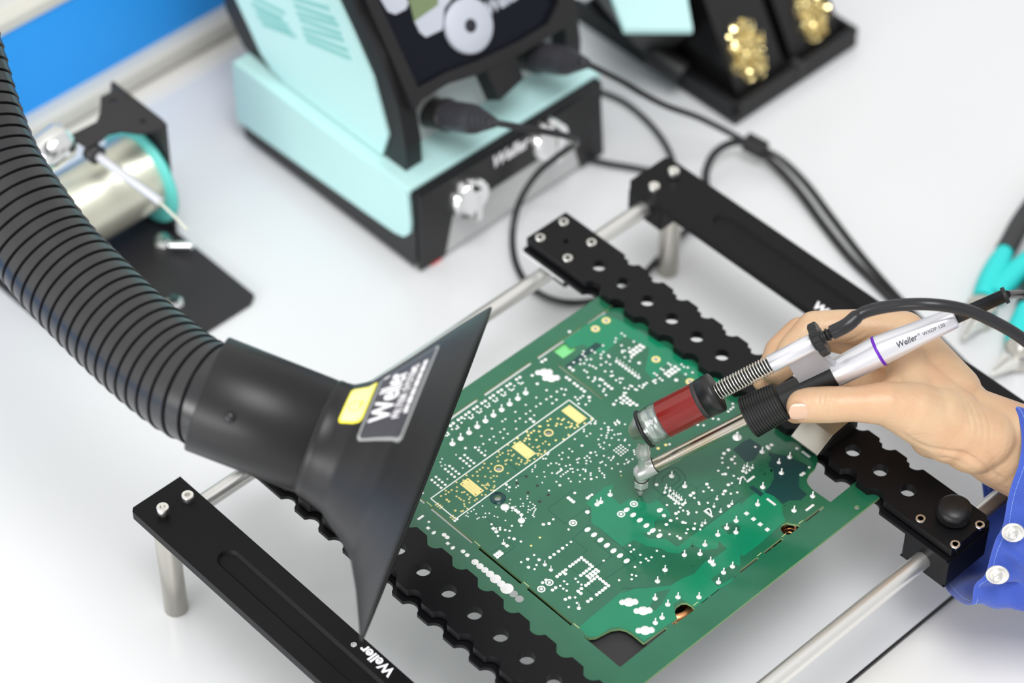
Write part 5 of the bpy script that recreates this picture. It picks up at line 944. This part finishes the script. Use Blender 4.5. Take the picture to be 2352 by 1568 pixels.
lo = V3(0, 0, 5); part(MB().hexa([q[1]-lo, q[2]-lo, q[3]-lo, q[0]-lo, q[1], q[2], q[3], q[0]]), 'turquoise_panel', 'turq', IR, 1)
part(MB().hexa([A_(1350, -20, 8), A_(1500, 150, 8), A_(1600, 90, 8), A_(1500, -40, 8), A_(1375, -40, 92), A_(1432, 68, 74), A_(1594, 68, 74), A_(1560, -60, 92)]), 'rest_body', 'blackp', IR, 2)
part(MB().tube([A_(1500, 120, 30), A_(1570, 170, 22)], 9, 20), 'rest_funnel', 'blackp', IR)
# ------------------------------------------------------------------ solder reel stand
SS = thing('reel_stand', 'black sheet metal solder reel stand with a silver guide tube, partly behind the ribbed hose', 'solder reel stand', (-375, -55, 0))
part(MB().prism([(-452, -120), (-309, -120), (-306, -117), (-306, -14), (-310, -8), (-452, -8)], 0, 3, ), 'base_plate', 'powder', SS, .6)
part(MB().prism([(-447, 3), (-388, 3), (-386, 94), (-389, 97.5), (-440, 97.5), (-447, 60)], -9.5, -7.5, fr=XZ), 'upright', 'powder', SS, .3)
tp = [(a, b) for a, b, _ in [tuple(A_(x, y, 98)) for x, y in ((264, 206), (384, 284), (344, 301), (317, 304), (279, 299), (248, 305), (232, 320), (204, 338), (194, 334), (158, 311), (222, 279), (230, 256), (231, 222))]]
hh = [circ(*A_(262, 233, 98)[:2], 3.0, 14), circ(*A_(329, 278, 98)[:2], 2.2, 14)]
part(MB().prism(tp, 96, 98, hh), 'top_bracket', 'powder', SS, .3)
ga, gb = at(216, 351, d=1660), at(368, 463, d=1640)
part(MB().tube([ga, gb], 2.9, 20), 'guide_tube', 'alu', SS); part(MB().lathe([(-4, 3), (-4, 6), (4, 6), (4, 3)], ga, nrm(gb-ga), n=20), 'guide_bushing', 'powder', SS)
part(MB().tube([gb-nrm(gb-ga)*4, at(400, 496, d=1634), at(430, 527, d=1630)], 1.0, 8), 'solder_end', 'wire', SS)
gc = A_(150, 310, 98)
part(MB().lathe([(-14, 9), (-10, 12), (6, 12), (10, 9)], gc-V3(0, 8, 4), (0, 1, .2), n=24), 'reel_nut', 'chrome', SS)
for a, b in ((375, 556), (400, 698)):
    p = A_(a, b, 5); part(MB().lathe([(-2, 6.5), (1.5, 6.5), (1.6, 4), (5, 4)], p, (0, 0, 1), n=6, smooth=False), 'bolt', 'chrome', SS, .4)
p = A_(392, 562, 8); part(MB().tube([p, p+V3(12, 8, 3)], 2.6, 12), 'bolt_shank', 'chrome', SS)
RC = (-413, 42)
SP = thing('solder_reel', 'turquoise solder reel wound with shiny solder wire on the black stand', 'solder reel', (RC[0], -36, RC[1]))
part(MB().lathe([(-14, 8), (-14, 36), (-11.5, 36.4), (-11.3, 8)], (RC[0], 0, RC[1]), (0, 1, 0), n=56), 'reel_flange', 'spool', SP)
part(MB().lathe([(-84, 8), (-84, 36), (-81.5, 36.4), (-81.3, 8)], (RC[0], 0, RC[1]), (0, 1, 0), n=56), 'reel_flange', 'spool', SP)
pr = [(-81, 18)]
for k in range(52): y = -81+k*1.3; pr += [(y, 25.2), (y+.65, 26.2), (y+1.25, 25.2)]
part(MB().lathe(pr+[(-14, 18)], (RC[0], 0, RC[1]), (0, 1, 0), n=56), 'wound_solder', 'wire', SP)
part(MB().lathe([(-100, 5), (-8, 5)], (RC[0], 0, RC[1]), (0, 1, 0), n=20), 'reel_axle', 'powder', SS)
part(MB().box(-447, -388, -104, -101.5, 3, 60), 'upright', 'powder', SS, .3)
# ------------------------------------------------------------------ two hand tools on the right
def tool(label, nose, piv, h1, z=9, jaws='screw', second=None):
    N, Pv, H = A_(*nose, z), A_(*piv, z), A_(*h1, z)
    t = thing('hand_cutter', label, 'cutter', (Pv[0], Pv[1], 0), 'hand cutters at the right edge'); ax = nrm(N-Pv); sd = nrm(np.cross(ax, (0, 0, 1)))
    L = np.linalg.norm(N-Pv)
    for s in (1, -1):
        part(MB().hexa([Pv+sd*s*.3-V3(0, 0, 5), Pv+sd*s*7-V3(0, 0, 5), N+sd*s*1.2-V3(0, 0, 2), N+sd*s*.2-V3(0, 0, 2), Pv+sd*s*.3+V3(0, 0, 5), Pv+sd*s*7+V3(0, 0, 5), N+sd*s*1.2+V3(0, 0, 1), N+sd*s*.2+V3(0, 0, 1)]), 'jaw', 'screw', t, .8)
    part(MB().lathe([(-7.5, 9.5), (5.5, 9.5), (6.2, 8.6)], Pv-ax*3, (0, 0, 1), n=32), 'joint', 'brushed', t); part(MB().lathe([(5.5, 3.5), (7.2, 3.5), (7.6, 2.5)], Pv-ax*3, (0, 0, 1), n=20), 'joint_screw', 'screw', t)
    for hd in second:
        pts = [A_(x, y, zz) for x, y, zz in hd]; P_ = spline(pts, 6); k = len(P_)
        a = int(k*.16); b = int(k*.52)
        part(MB().tube(P_[:a+1], 3.6, 12), 'tang', 'brushed', t)
        part(MB().tube(P_[a:b+1], [5.5+2.2*math.sin(math.pi*min(1, .15+.85*i/(b-a))) for i in range(b-a+1)], 20), 'cyan_grip', 'cyan', t)
        part(MB().tube(P_[b:], 6.6, 16), 'dark_grip', 'greygrip', t)
tool('hand cutter with cyan and dark handle lying farther back, behind the black power cable', (2212, 775), (2248, 722), (2300, 600), second=[[(2252, 712, 9), (2262, 672, 9), (2290, 610, 10), (2318, 560, 10), (2352, 500, 10), (2440, 380, 10)], [(2258, 715, 9), (2300, 660, 9), (2370, 590, 9), (2440, 530, 9), (2560, 440, 9)]])
tool('side cutter with shiny jaws and cyan handles at the right edge, nearest to the holder', (2277, 858), (2334, 816), (2345, 760), second=[[(2338, 806, 9), (2334, 780, 9), (2348, 735, 10), (2362, 690, 10), (2385, 630, 10), (2440, 520, 10)], [(2350, 815, 9), (2390, 800, 9), (2450, 770, 9), (2520, 730, 9), (2620, 660, 9)]])
# ------------------------------------------------------------------ tidy
for o in bpy.data.objects:
    if '_o' in o: del o['_o']
